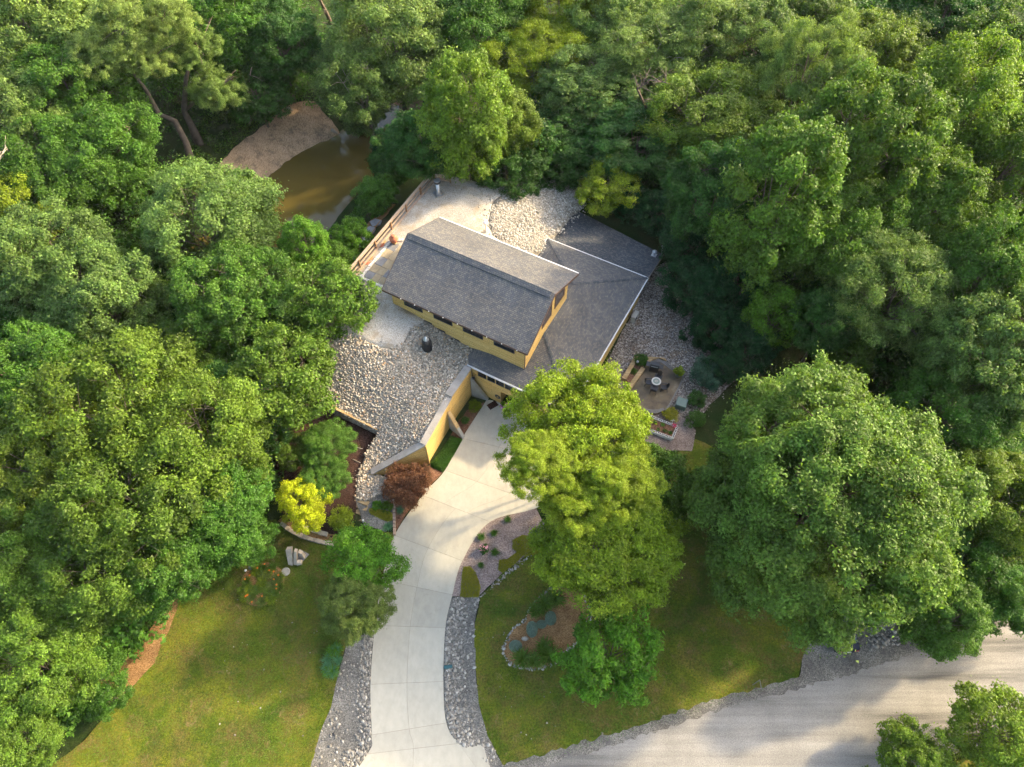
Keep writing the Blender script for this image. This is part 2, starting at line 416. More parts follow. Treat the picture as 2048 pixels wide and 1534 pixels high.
        c = t.mix(t.ramp(st, [(0.55, 0.0), (0.8, 0.5)]), c, (0.32, 0.25, 0.10))
        t.bump(t.math('SUBTRACT', 1.0, br.outputs['Fac']), 0.5, 0.02); return t.done(c, 0.75, 0.25)
    M['cedar'] = boards('cedar', (0.58, 0.375, 0.11), (0.70, 0.49, 0.175))
    M['timber'] = boards('timber', (0.34, 0.225, 0.10), (0.44, 0.31, 0.15), 0.25, (0.08, 0.05, 0.03))
    M['fence_wood'] = mat_plain('fence_wood', (0.36, 0.265, 0.185), 0.8, 0.2, 2.5, 30, 0.3)
    M['post_wood'] = mat_plain('post_wood', (0.23, 0.135, 0.07), 0.8, 0.25, 2.5, 30, 0.3)
    M['dark_wood'] = mat_plain('dark_wood', (0.20, 0.165, 0.13), 0.85, 0.2, 2.5, 30, 0.3)  # darker, greyer wood of the terrace edge wall and shed fascia
    M['brown_trim'] = mat_plain('brown_trim', (0.09, 0.055, 0.04), 0.7, 0.2, 2, 20, 0.1)
    M['trim'] = mat_plain('trim', (0.62, 0.61, 0.58), 0.5, 0.08, 2, 20, 0.05, 0.5)
    M['dark_metal'] = mat_plain('dark_metal', (0.035, 0.036, 0.038), 0.45, 0.2, 2, 20, 0.05, 0.5)
    M['black_plastic'] = mat_plain('black_plastic', (0.020, 0.021, 0.023), 0.4, 0.2, 3, 20, 0.05, 0.5)
    M['cover'] = mat_plain('cover', (0.018, 0.019, 0.021), 0.55, 0.3, 3, 20, 0.2, 0.4)
    M['steel'] = mat_plain('steel', (0.42, 0.44, 0.45), 0.38, 0.15, 3, 25, 0.05, 0.5, 0.75)
    t = NT('window_glass'); M['glass'] = t.done((0.012, 0.014, 0.017), 0.06, 0.6)
    t = NT('tinted_glass'); M['tint'] = t.done(t.mix(t.noise(0.6, 3), (0.05, 0.04, 0.042), (0.09, 0.068, 0.06)), 0.12, 0.5)
    M['ac'] = mat_plain('ac_paint', (0.48, 0.47, 0.42), 0.55, 0.1, 3, 20, 0.05, 0.4)
    M['green_box'] = mat_plain('green_box', (0.13, 0.185, 0.155), 0.55, 0.1, 2, 18, 0.05, 0.4)
    M['teal'] = mat_plain('teal_plastic', (0.03, 0.10, 0.105), 0.5, 0.15, 3, 20, 0.05, 0.4)
    M['terracotta'] = mat_plain('terracotta', (0.50, 0.17, 0.09), 0.8, 0.2, 4, 20, 0.2)
    M['clay'] = mat_plain('clay', (0.40, 0.24, 0.10), 0.8, 0.2, 4, 20, 0.2)
    M['white'] = mat_plain('white_paint', (0.72, 0.71, 0.68), 0.5, 0.06, 3, 20, 0.05, 0.4)
    M['block'] = mat_plain('concrete_block', (0.55, 0.53, 0.49), 0.9, 0.12, 3, 25, 0.3)
    M['block_core'] = mat_plain('block_core', (0.05, 0.04, 0.03), 0.95, 0.2, 5, 25, 0.3)
    M['bark'] = mat_plain('bark', (0.135, 0.105, 0.08), 0.9, 0.4, 2.2, 16, 0.8, 0.2, 0.0, 0.06)
    M['bark_pale'] = mat_plain('bark_pale', (0.32, 0.27, 0.21), 0.9, 0.35, 1.6, 14, 0.7, 0.2, 0.0, 0.05)
    M['car_paint'] = mat_plain('car_paint', (0.012, 0.017, 0.034), 0.25, 0.1, 2, 20, 0.0, 0.6)
    M['tyre'] = mat_plain('tyre', (0.02, 0.02, 0.02), 0.8, 0.2, 5, 20, 0.2)
    M['red'] = mat_plain('red_lens', (0.35, 0.02, 0.02), 0.3, 0.1, 5, 20, 0.0)
    # stones, one tint per stone
    t = NT('stones'); at_ = t.n.new('ShaderNodeAttribute'); at_.attribute_name = 'tint'
    c = t.ramp(at_.outputs['Fac'], [(0.0, (0.17, 0.15, 0.12)), (0.25, (0.29, 0.255, 0.195)), (0.5, (0.41, 0.36, 0.275)), (0.72, (0.52, 0.465, 0.37)), (0.85, (0.40, 0.26, 0.14)), (1.0, (0.66, 0.61, 0.52))])
    c = t.mix(1.0, c, t.ramp(t.noise(6, 4), [(0.3, 0.8), (0.7, 1.15)]), 'MULTIPLY')
    t.bump(t.noise(20, 3), 0.4, 0.03); M['stones'] = t.done(c, 0.9, 0.2)
    t = NT('stones_pale'); at_ = t.n.new('ShaderNodeAttribute'); at_.attribute_name = 'tint'
    c = t.ramp(at_.outputs['Fac'], [(0.0, (0.22, 0.20, 0.165)), (0.35, (0.36, 0.33, 0.27)), (0.7, (0.48, 0.445, 0.37)), (1.0, (0.60, 0.57, 0.49))])
    t.bump(t.noise(20, 3), 0.4, 0.03); M['stones_pale'] = t.done(c, 0.9, 0.2)
    t = NT('stones_grey'); at_ = t.n.new('ShaderNodeAttribute'); at_.attribute_name = 'tint'
    c = t.ramp(at_.outputs['Fac'], [(0.0, (0.15, 0.14, 0.115)), (0.4, (0.25, 0.23, 0.19)), (0.75, (0.34, 0.31, 0.25)), (1.0, (0.48, 0.45, 0.38))])
    c = t.mix(1.0, c, t.ramp(t.noise(6, 4), [(0.3, 0.8), (0.7, 1.15)]), 'MULTIPLY')
    t.bump(t.noise(20, 3), 0.4, 0.03); M['stones_grey'] = t.done(c, 0.9, 0.2)
    # foliage: colour from the object, each leaf with its own tint
    t = NT('foliage')
    oi = t.n.new('ShaderNodeObjectInfo'); at_ = t.n.new('ShaderNodeAttribute'); at_.attribute_name = 'tint'
    c = t.scale_col(oi.outputs['Color'], at_.outputs['Fac'])
    hs = t.n.new('ShaderNodeHueSaturation'); t.l.new(c, hs.inputs['Color'])
    t.put(hs.inputs['Hue'], t.math('ADD', 0.482, t.math('MULTIPLY', t.noise(0.8, 3), 0.036)))
    c = hs.outputs[0]
    t.done(c, 0.5, 0.2)
    tr = t.n.new('ShaderNodeBsdfTranslucent'); t.l.new(t.mix(1.0, c, (1.25, 1.2, 0.55), 'MULTIPLY'), tr.inputs[0])
    mx = t.n.new('ShaderNodeMixShader'); mx.inputs[0].default_value = 0.38
    t.l.new(t.b.outputs[0], mx.inputs[1]); t.l.new(tr.outputs[0], mx.inputs[2]); t.l.new(mx.outputs[0], t.out.inputs[0]); M['leaf'] = t.m
    # flower petals
    for nm, cc in (('orange', (0.75, 0.20, 0.015)), ('magenta', (0.42, 0.03, 0.36)), ('pink', (0.62, 0.30, 0.33)), ('crimson', (0.45, 0.02, 0.08))):
        M[nm] = mat_plain('petal_' + nm, cc, 0.6, 0.15, 8, 30, 0.0)
# ------------------------------------------------------------------ terrain
_ra, _rb = at(1100, 1519), at(2048, 1238)
ROAD_ANG = math.atan2(_rb.y - _ra.y, _rb.x - _ra.x)
make_materials()

T = 5.65     # level of the gravel terrace above the driveway
WATER = -2.0
def P3(rows): return [tuple(at(*r)) for r in rows]
ground_z = RBF(P3([
    (20,1500,0),(300,1300,0),(500,1150,0),(600,1250,0),(745,1330,0),(890,1330,0),(830,1100,0),(930,950,0),(1000,1000,0),(980,830,0),(1060,850,0),(940,835,0),(925,860,0),(905,900,0),(880,930,0),(840,960,0),(955,805,0),(1020,830,0),
    (1100,1100,0),(1000,1450,0),(1300,1450,0),(1500,1300,0),(1700,1450,0),(1950,1350,0),(2040,1290,0),(1200,1300,0),(300,1500,0),(1000,1534,0),(700,1500,0),
    (1350,1000,.2),(1400,1150,0),(1650,1100,.1),(1990,1000,.2),(1250,1000,.1),(1150,980,0),(1100,900,.0),(1150,850,.1),
    (640,870,1.2),(560,850,1.0),(700,900,1.0),(705,1000,.75),(600,1000,.5),(640,1060,.1),(560,1050,.05),(700,1085,0),(790,1060,0),(760,1050,.1),
    (300,1000,0),(100,900,.2),(100,1200,0),(400,850,.2),(480,760,-.3),(560,760,1.0),(600,680,1.6),(640,600,2.6),
    (1270,640,1),(1310,770,1),(1400,620,1.2),(1420,720,.9),(1250,740,1),(1200,760,.9),(1330,850,.75),(1400,900,.4),(1250,900,.4),(1450,560,1.3),(1330,500,1.6),(1300,600,1.2),
    (1180,430,2.6),(1230,440,2.4),(1150,360,2.6),(1050,340,3.2),(950,320,3),(880,300,2.3),(1300,300,2),(1500,200,2),(1800,200,2),(1800,500,1.3),(1600,450,1.4),
    (2000,300,1.6),(1200,200,1.3),(1000,150,0.4),(1600,20,1.5),(2000,20,1.5),(1950,700,.8),
    (760,440,3.7),(722,490,3.7),(690,530,3.5),(845,330,3.2),(1000,372,3.6),
    (790,240,-3.2),(740,290,-3.4),(680,340,-3.4),(610,420,-3.4),(560,470,-3.3),(500,560,-3.2),(440,640,-3.0),(300,585,-2.8),(720,370,-2.6),(640,470,-2.6),
    (520,385,-2.05),(560,337,-2.05),(600,305,-2.05),(665,280,-2.05),(720,250,-2.0),
    (445,345,-.9),(500,280,-.6),(580,228,-.4),(640,205,-.3),(400,360,-.3),(330,430,-.6),
    (385,325,-.3),(300,350,0),(100,300,0),(100,100,0),(300,100,0),(500,130,0),(600,60,0),(750,120,.2),(850,180,.2),(200,480,-.5),(50,600,0),
    (30,700,0),(850,20,.5)]) + [(x, y, 0.5) for x, y in ((-160, 40), (-120, 150), (0, 190), (120, 150), (160, 40), (0, -60), (-120, -40), (120, -40))])

mound_z = RBF(P3([
    (700,600,T),(740,650,T),(760,560,T),(800,620,T),(729,684,T-.1),(795,690,T-.25),(838,640,T-.1),(690,650,T-.1),(720,560,T),(790,470,T),(860,370,T),(890,400,T),(960,390,T-.02),(940,430,T),(980,450,T-.1),
    (660,690,T-.7),(850,690,T-.75)]) +
    [tuple(W(*q)) for q in ((1.5,4.3,T),(3,4.4,5.45),(4.3,4.5,5.05),(5.5,4.6,4.75),(7,4.7,4.35),(8.6,4.8,4.25),(9,5.6,4.1),(0,0,T),(4,-2,T),(7,-5,5.3),(8.2,-6,4.7),(8.3,-11,4.0),(4,-8,T),(7,-9,4.9))] +
    P3([(935,737,4.05),(898,798,3.85),(872,838,3.45),(846,884,3.1),(800,915,2.0),(745,948,0.95),(757,861,1.75),(690,829,2.15),(636,801,2.55),(630,740,3.6),(640,770,3.1),
    (735,900,1.25),(715,950,0.95),(730,1000,0.75),(770,960,.75),(760,990,.7),
    (1000,370,5.3),(1050,400,4.9),(1100,430,4.3),(1140,390,3.4),(1150,420,3.3),(1060,480,4.8),(1110,368,3.6),(1160,375,2.9)]))
def GZ(p): return float(ground_z(np.array([p[0]]), np.array([p[1]]))[0])
def MZ(p): return float(mound_z(np.array([p[0]]), np.array([p[1]]))[0])
def flat(z): return lambda x, y: np.full(np.shape(x), float(z))
def PX(rows, z=0.0): return [at2(a, b, z) for a, b in rows]

# the ground: one sheet out to far beyond the picture, finer where the camera looks
xs = np.concatenate([np.linspace(-420, -75, 12), np.arange(-72, 72.1, 1.2), np.linspace(75, 420, 12)])
ys = np.concatenate([np.linspace(-300, -6, 10), np.arange(-3, 112, 1.2), np.linspace(115, 700, 16)])
X, Y = np.meshgrid(xs, ys); Z = ground_z(X, Y)
far = np.clip((np.hypot(X, Y - 45) - 90) / 60, 0, 1); Z = Z * (1 - far) + 0.5 * far - 0.12
rs = np.random.RandomState(3); Z = Z + rs.uniform(-.05, .05, Z.shape)
me = bpy.data.meshes.new('ground'); nx, ny = len(xs), len(ys)
me.from_pydata(np.stack([X, Y, Z], -1).reshape(-1, 3).tolist(), [], [(j*nx+i, j*nx+i+1, (j+1)*nx+i+1, (j+1)*nx+i) for j in range(ny-1) for i in range(nx-1)])
me.materials.append(M['floor']); me.update(); me.polygons.foreach_set('use_smooth', [True] * len(me.polygons))
kind(link('ground', me), 'structure', 'brown leaf-strewn woodland floor under the trees')

# creek
creek_poly = PX([(800,190),(860,230),(830,330),(720,520),(600,620),(480,760),(240,640),(240,520),(420,470),(470,400),(515,340),(620,240),(700,190)], WATER)
patch('creek_water', creek_poly, flat(WATER), 3.0, M['water'], label='still muddy brown creek water between the woods and the terrace')
bank_poly = PX([(430,345),(470,300),(540,250),(585,215),(630,212),(662,236),(682,262),(668,281),(603,304),(563,336),(522,384),(500,396),(460,372)], -1.0)
patch('creek_bank', bank_poly, ground_z, 0.7, M['sand'], 0.0, wob=0.15, bumps=0.06, label='bare sandy bank sloping down to the muddy creek')
patch('sandy_clearing', PX([(290,425),(330,405),(365,415),(350,440),(300,450)], -.5), ground_z, 0.8, M['sand'], 0.02, wob=0.2, label='small patch of bare sand in the woods left of the creek')
patch('far_creek_bank', PX([(745,190),(790,150),(850,165),(840,230),(790,225)], 0), ground_z, 0.9, M['sand'], 0.02, wob=0.2, label='pale bare bank behind the creek half hidden by trees')

# driveway stations: left edge, right edge (pixels), bottom to house
ST = [((640,1640),(1000,1600)), ((735,1508),(918,1487)), ((743,1470),(893,1446)), ((741,1369),(887,1363)), ((750,1251),(891,1256)),
      ((764,1160),(905,1190)), ((789,1071),(925,1122)), ((845,991),(980,1044)), ((890,941),(1085,1010)), ((924,877),(1150,930)), ((974,799),(1152,838))]
SUB = 6
Ls = spline([at(*s[0]) for s in ST], SUB); Rs = spline([at(*s[1]) for s in ST], SUB)
# keep the flare at the street end crisp
drive = thing('driveway', 'pale concrete driveway curving from the gravel road up to the house', 'driveway'); drive['kind'] = 'structure'; del drive['category']
def drive_panel(rowsL, rowsR, name='concrete_panel'):
    """solid concrete panel between two matching edge lines"""
    mb = MB(); n = len(rowsL); g = 0.008
    top = []
    for a, b in zip(rowsL, rowsR):
        d = (b - a).normalized(); top.append((a + d * g, b - d * g))
    d0 = (rowsL[1] - rowsL[0]).normalized(); top[0] = (top[0][0] + d0 * g, top[0][1] + d0 * g)
    d1 = (rowsL[-1] - rowsL[-2]).normalized(); top[-1] = (top[-1][0] - d1 * g, top[-1][1] - d1 * g)
    zt = 0.05
    V = []
    for a, b in top: V += [(a.x, a.y, zt), (b.x, b.y, zt), (a.x, a.y, -.1), (b.x, b.y, -.1)]
    F = []
    for i in range(n - 1):
        o, q = 4 * i, 4 * i + 4
        F += [(o, o+1, q+1, q), (o+2, o, q, q+2), (o+1, o+3, q+3, q+1)]
    F += [(0, 2, 3, 1), (4*n-4, 4*n-3, 4*n-1, 4*n-2)]
    mb.v = V; mb.f = F
    return mb.build(name, M['concrete'], drive)
for i in range(len(ST) - 1):
    a, b = i * SUB, (i + 1) * SUB + 1
    cols = 2 if i < 7 else 3
    for k in range(cols):
        t0, t1 = k / cols, (k + 1) / cols
        drive_panel([l.lerp(r, t0) for l, r in zip(Ls[a:b], Rs[a:b])], [l.lerp(r, t1) for l, r in zip(Ls[a:b], Rs[a:b])])
# flare towards the road and a dark soil bed seen in the joints
mb = MB(); mb.prism(PX([(919,1489),(934,1491),(967,1489),(973,1513),(990,1560),(1000,1600)]), -.1, 0.049); mb.build('concrete_panel', M['concrete'], drive)
bed = [(p.x, p.y) for p in Ls] + [(p.x, p.y) for p in reversed(Rs)]
patch('joint_sand', bed, flat(0.032), 2.5, M['joint'], 0, parent=drive)

# road and its gravel margins
road_top = [(1000,1548),(1100,1519),(1250,1474),(1450,1408),(1597,1369),(1700,1341),(1850,1292),(2048,1238)]
rt = [at(*p) for p in road_top]; rd = Vector((math.cos(ROAD_ANG), math.sin(ROAD_ANG), 0)); rn = Vector((-rd.y, rd.x, 0))
r0, r1 = rt[0] - rd * 70, rt[-1] + rd * 130; rw = 6.9
patch('road', [(p.x, p.y) for p in [r0] + rt + [r1]] + [((r1 - rn * rw).x, (r1 - rn * rw).y), ((rt[4] - rn * rw).x, (rt[4] - rn * rw).y), ((r0 - rn * rw).x, (r0 - rn * rw).y)],
      flat(0.0), 2.0, M['road'], 0.012, wob=0.12, label='pale gravel road crossing the lower right corner')
patch('road_shoulder', [((p + rn * .45).x, (p + rn * .45).y) for p in rt] + [((p - rn * .25).x, (p - rn * .25).y) for p in reversed(rt)], flat(0.0), 0.3, M['gravel_grey'], 0.03, wob=0.14, label='pale tan gravel shoulder between the right lawn and the road')
patch('gravel_pad', PX([(1594,1369),(1604,1318),(1625,1278),(1690,1240),(1790,1225),(1830,1290),(1760,1322),(1700,1342)]), flat(0.0), 0.8, M['gravel_grey'], 0.02, wob=0.12, label='grey gravel parking pad beside the road under the big maple')
patch('verge', [((p - rn * (rw + 0.1)).x, (p - rn * (rw + 0.1)).y) for p in (rt[2], rt[-1] + rd * 12)] + [((p - rn * (rw + 9)).x, (p - rn * (rw + 9)).y) for p in (rt[-1] + rd * 12, rt[2])],
      flat(0.0), 1.5, M['lawn'], 0.02, wob=0.2, label='grass verge on the near side of the gravel road')

# lawns
lawn_left = PX([(40,1720),(590,1640),(606,1580),(622,1530),(642,1460),(662,1415),(672,1368),(692,1292),(735,1262),(752,1240),(768,1150),(792,1066),(760,1062),(700,1085),(650,1082),(600,1070),(560,1050),(535,1012),(505,1040),(440,1120),(362,1180),(330,1260),(300,1330),(250,1395),(170,1480),(60,1560)])
patch('lawn', lawn_left, flat(0.0), 1.0, M['lawn'], 0.015, wob=0.12, label='green and brown mown lawn left of the driveway')
lawn_right = PX([(1060,1105),(1003,1148),(962,1190),(949,1250),(951,1330),(957,1405),(975,1472),(1012,1543),(1100,1517),(1250,1472),(1450,1406),(1594,1367),(1604,1318),(1625,1278),(1740,1150),(1750,1000),(1600,890),(1440,930),(1395,900),(1340,915),(1230,930),(1170,950),(1110,1010)])
patch('lawn', lawn_right, flat(0.0), 1.0, M['lawn'], 0.018, wob=0.12, label='shaded green lawn between the driveway bend and the road')
patch('lawn', PX([(1390,880),(1340,912),(1345,1040),(1420,1060),(1480,930)], .4), ground_z, 0.8, M['lawn'], 0.04, wob=0.2, label='thin brown grass strip between the two big trees')

# planting beds
patch('mulch_bed', PX([(545,858),(600,820),(640,808),(700,836),(757,866),(740,905),(716,950),(712,1000),(704,1040),(690,1072),(640,1066),(590,1050),(560,1020),(548,960)], .9), ground_z, 0.6, M['mulch_dark'], 0.05, wob=0.1, bumps=0.03, label='dark brown mulch bed below the low timber wall')
patch('mulch_path', PX([(556,1043),(566,1035),(620,1062),(690,1073),(690,1088),(655,1087),(600,1068)], 0.1), ground_z, 0.6, M['mulch_tan'], 0.05, wob=0.05, label='tan mulch path curving along the stone edging')
patch('mulch_bed', PX([(345,1180),(366,1172),(346,1240),(308,1328),(248,1390),(180,1405),(170,1370),(250,1320),(300,1260)]), ground_z, 0.7, M['mulch_tan'], 0.05, wob=0.15, label='orange mulch strip along the wood edge beside the left lawn')
patch('mulch_bed', PX([(930,803),(972,800),(925,874),(905,900),(898,880),(918,835)]), flat(0), 0.5, M['mulch_red'], 0.02, wob=0.03, bumps=.01, label='reddish mulch bed between the retaining wall and the driveway')
patch('mulch_bed', PX([(770,955),(858,933),(885,945),(842,993),(810,1033),(790,1066),(786,1000)]), ground_z, 0.5, M['mulch_red'], 0.03, wob=0.03, bumps=.01, label='reddish mulch bed under the dark red barberry')
patch('landing', PX([(712,1000),(756,986),(790,975),(789,1050),(770,1062),(728,1050)], .3), ground_z, 0.5, M['gravel_grey'], 0.07, wob=0.05, label='grey gravel around the wooden steps')
bed_pink = PX([(1062,995),(1026,1016),(978,1040),(944,1076),(918,1128),(899,1193),(960,1190),(1003,1148),(1060,1105),(1090,1050)])
patch('mulch_bed', bed_pink, flat(0), 0.7, M['mulch_pink'], 0.03, wob=0.04, bumps=.01, label='pinkish chip bed in the inner bend of the driveway')
strip_r = [(899,1195),(886,1256),(882,1325),(882,1365),(884,1410),(888,1448),(900,1476),(920,1494),(960,1494),(966,1520),(985,1570),(1012,1543),(975,1472),(957,1405),(951,1330),(949,1250),(960,1192)]
patch('gravel_strip', PX(strip_r), flat(0), 0.6, M['gravel_grey'], 0.022, wob=0.04, bumps=.01, label='grey stone strip along the right edge of the driveway')
strip_l = [(600,1600),(622,1530),(642,1460),(662,1415),(672,1368),(692,1292),(735,1264),(756,1254),(749,1310),(747,1369),(748,1420),(749,1470),(742,1508),(722,1540),(690,1600)]
patch('gravel_strip', PX(strip_l), flat(0), 0.6, M['gravel_grey'], 0.022, wob=0.04, bumps=.01, label='grey stone and ash strip along the left edge of the driveway')
isl = [(1130,1172),(1100,1178),(1085,1192),(1068,1205),(1056,1225),(1052,1240),(1040,1250),(1024,1258),(1018,1275),(1008,1292),(1008,1303),(1015,1318),(1022,1328),(1045,1335),(1065,1338),(1090,1335),(1110,1325),(1120,1310),(1150,1290),(1180,1240),(1170,1190)]
isl_w = [tuple(p)[:2] for p in spline([Vector((*q, 0)) for q in PX(isl)], 3)]
patch('island_bed', isl_w, flat(0), 0.6, M['mulch_tan'], 0.035, bumps=.015, label='tan mulch island bed ringed with small pale stones in the lawn')
patch('garden_soil', PX([(1275,828),(1290,820),(1340,826),(1372,838),(1392,860),(1385,900),(1340,900),(1290,880)], .7), ground_z, 0.5, M['mulch_pink'], 0.05, wob=0.06, label='bare path around the concrete block bed')

# upper gravel terrace, rock slopes
terr = PX([(640,640),(662,610),(684,572),(760,478),(868,341),(900,349),(1000,372),(1010,380),(985,400),(975,450),(985,470),(1000,478)], T) + [tuple(W(7.2, -4.2, 0))[:2], tuple(W(6.0, -3.6, 0))[:2], tuple(W(0.9, -3.6, 0))[:2], tuple(W(0.9, 4.05, 0))[:2], tuple(W(3.6, 4.05, 0))[:2]] + PX([(845,640),(820,655),(800,690),(760,690),(722,676)], T)
patch('gravel_terrace', terr, mound_z, 0.7, M['gravel_white'], 0.0, wob=0.06, bumps=.012, skirt=4.0, label='pale gravel terrace round the upper storey of the house')
slope_front = PX([(640,640),(722,676),(760,690),(800,690),(820,655),(845,640)], T) + [tuple(W(3.6, 4.05, 0))[:2], tuple(W(9.3, 4.2, 0))[:2], tuple(W(9.35, 5.7, 0))[:2]] + [at2(933,737,4.0), at2(897,799,3.8), at2(843,885,3.0), at2(800,915,2.0), at2(748,949,.95), at2(772,955,.75), at2(764,985,.7), at2(732,1003,.7), at2(712,998,.7), at2(714,950,.95), at2(736,900,1.25), at2(758,864,1.7), at2(690,831,2.1), at2(637,803,2.5), at2(615,770,3.0)]
patch('rock_slope', slope_front, mound_z, 0.6, M['rock_bed'], -0.03, bumps=.03, skirt=2.0, label='bank of tan and white riprap rocks below the gravel terrace')
slope_back = PX([(1000,478),(985,470),(975,450),(985,400),(1010,380)], T) + [at2(1000,372,5.3), at2(1060,362,4.6), at2(1120,362,3.2), at2(1165,372,2.8), at2(1168,410,2.9)] + [tuple(W(8.6, -16, 0))[:2], tuple(W(8.6, -10.8, 0))[:2], tuple(W(8.6, -5, 0))[:2], tuple(W(7.2, -4.2, 0))[:2]]
patch('rock_slope', slope_back, mound_z, 0.7, M['rock_bed'], -0.03, bumps=.03, skirt=2.5, label='field of pale rocks behind the house under the trees')
yard = PX([(1195,770),(1215,720),(1250,655),(1275,600),(1305,545),(1330,530),(1345,580),(1380,620),(1420,670),(1460,700),(1470,760),(1400,830),(1380,850),(1280,830),(1220,830)], 1.0)
patch('gravel_yard', yard, ground_z, 0.7, M['gravel_yard'], 0.03, wob=0.1, bumps=.02, label='brown and grey pebble yard beside the house and patio')

# --- loose stones: too many and too small to tell apart singly
_ico = []
def _mk_ico():
    g = (1 + 5 ** .5) / 2
    v = np.array([(-1,g,0),(1,g,0),(-1,-g,0),(1,-g,0),(0,-1,g),(0,1,g),(0,-1,-g),(0,1,-g),(g,0,-1),(g,0,1),(-g,0,-1),(-g,0,1)]) / math.sqrt(1 + g * g)
    f = np.array([(0,11,5),(0,5,1),(0,1,7),(0,7,10),(0,10,11),(1,5,9),(5,11,4),(11,10,2),(10,7,6),(7,1,8),(3,9,4),(3,4,2),(3,2,6),(3,6,8),(3,8,9),(4,9,5),(2,4,11),(6,2,10),(8,6,7),(9,8,1)])
    return v, f
ICO_V, ICO_F = _mk_ico()
def _spread(r, poly, n, dens=None):
    x0, x1 = min(p[0] for p in poly), max(p[0] for p in poly); y0, y1 = min(p[1] for p in poly), max(p[1] for p in poly)
    X = r.uniform(x0, x1, n * 6); Y = r.uniform(y0, y1, n * 6); m = in_poly(X, Y, poly)
    if dens is not None: m &= r.rand(len(X)) < dens(X, Y)
    X, Y = X[m][:n], Y[m][:n]
    return X, Y, len(X)
def stones(name, poly, n, smin, smax, zf, mat, label, seed=1, sink=0.25, power=1.6, dens=None, knd='stuff', flatz=0.62, XY=None, spill=0.0):
    r = np.random.RandomState(seed)
    if XY is not None: X, Y = np.array(XY, float).T; n = len(X); poly = None
    else: X, Y, n = _spread(r, poly, n, dens); X = X + r.normal(size=n) * spill; Y = Y + r.normal(size=n) * spill
    S = smin + (smax - smin) * r.rand(n) ** power
    V = ICO_V[None] * (1 + r.uniform(-.28, .28, (n, 12, 1))) * (r.uniform(.65, 1.25, (n, 1, 3)))
    V[:, :, 2] *= flatz
    a = r.uniform(0, 6.283, n); ca, sa = np.cos(a), np.sin(a)
    tl = r.uniform(-.5, .5, n); ct, st_ = np.cos(tl), np.sin(tl)
    y2 = V[:, :, 1] * ct[:, None] - V[:, :, 2] * st_[:, None]; z2 = V[:, :, 1] * st_[:, None] + V[:, :, 2] * ct[:, None]
    x2 = V[:, :, 0] * ca[:, None] - y2 * sa[:, None]; y3 = V[:, :, 0] * sa[:, None] + y2 * ca[:, None]
    V = np.stack([x2, y3, z2], -1) * (S / 2)[:, None, None]
    V += np.stack([X, Y, zf(X, Y) + S * (0.5 * flatz - sink)], -1)[:, None]
    tint = np.repeat(r.rand(n), 20)
    idx = (ICO_F[None] + (np.arange(n) * 12)[:, None, None]).reshape(-1)
    me = bpy.data.meshes.new(name); me.vertices.add(n * 12); me.vertices.foreach_set('co', V.astype(np.float32).reshape(-1))
    k = n * 20; me.loops.add(k * 3); me.loops.foreach_set('vertex_index', idx.astype(np.int32)); me.polygons.add(k)
    me.polygons.foreach_set('loop_start', np.arange(0, k * 3, 3, dtype=np.int32)); me.polygons.foreach_set('loop_total', np.full(k, 3, np.int32))
    at_ = me.attributes.new('tint', 'FLOAT', 'FACE'); at_.data.foreach_set('value', tint.astype(np.float32))
    me.materials.append(mat); me.update(calc_edges=True)
    return kind(link(name, me), knd, label)
pad = lambda e: (lambda x, y: np.clip(edge_dist(x, y, e) * 2, 0, 1))
stones('riprap_rocks', slope_front, 10500, .07, .24, mound_z, M['stones'], 'loose tan and white riprap rocks covering the bank in front', 11, spill=.1)
stones('riprap_rocks', slope_back, 6400, .06, .23, mound_z, M['stones_pale'], 'loose pale rocks strewn behind the house', 12, spill=.55)
stones('pebbles', yard, 3000, .05, .15, lambda x, y: ground_z(x, y) + .03, M['stones'], 'small mixed pebbles of the side yard', 13, spill=.3)
strip_edge_r = [at2(*p) for p in strip_r[:8]]; strip_edge_l = [at2(*p) for p in strip_l[7:15]]
stones('strip_stones', PX([(x + (8 if i < 8 else 0), y) for i, (x, y) in enumerate(strip_r)]), 1500, .06, .30, flat(.03), M['stones_grey'], 'grey limestone chunks along the right driveway edge', 14, dens=lambda x, y: np.clip(1.2 - edge_dist(x, y, strip_edge_r, False) * .62, .07, 1))
stones('strip_stones', PX([(x - (8 if i > 6 else 0), y) for i, (x, y) in enumerate(strip_l)]), 1300, .05, .28, flat(.03), M['stones_grey'], 'grey limestone chunks along the left driveway edge', 15, dens=lambda x, y: np.clip(1.1 - edge_dist(x, y, strip_edge_l, False) * .8 + .45 * (y < 5.5), .05, 1))
tp = PX([(684,572),(868,341),(900,349),(1000,372),(975,450),(880,440),(760,560)], T)
stones('terrace_pebbles', terr, 1500, .04, .13, mound_z, M['stones'], 'scattered pebbles on the pale gravel terrace', 16, dens=lambda x, y: np.clip(.25 + (y > 54) * .6, 0, 1))
stones('pad_stones', PX([(1730,1240),(1790,1228),(1800,1290),(1740,1300)]), 220, .1, .35, flat(.02), M['stones_grey'], 'pale rocks at the edge of the gravel pad', 17)
stones('bed_edge_stones', PX([(1003,1150),(1060,1106),(1064,1112),(968,1192),(955,1198)]), 160, .08, .24, flat(.03), M['stones_grey'], 'row of small pale stones between chip bed and lawn', 18)
# ------------------------------------------------------------------ house (local frame: x along the ridge, y towards the back)
house = thing('house', 'cedar-clad earth-sheltered house with grey shingle roofs and a raised upper storey', 'house', HO, HYAW)
UL, UF, UB, ZR, ZF, ZB = 14.28, 4.6, 4.87, 10.40, 7.79, 8.22
W0, W1, WF, WB = 0.55, 13.85, 4.15, 3.75           # upper walls
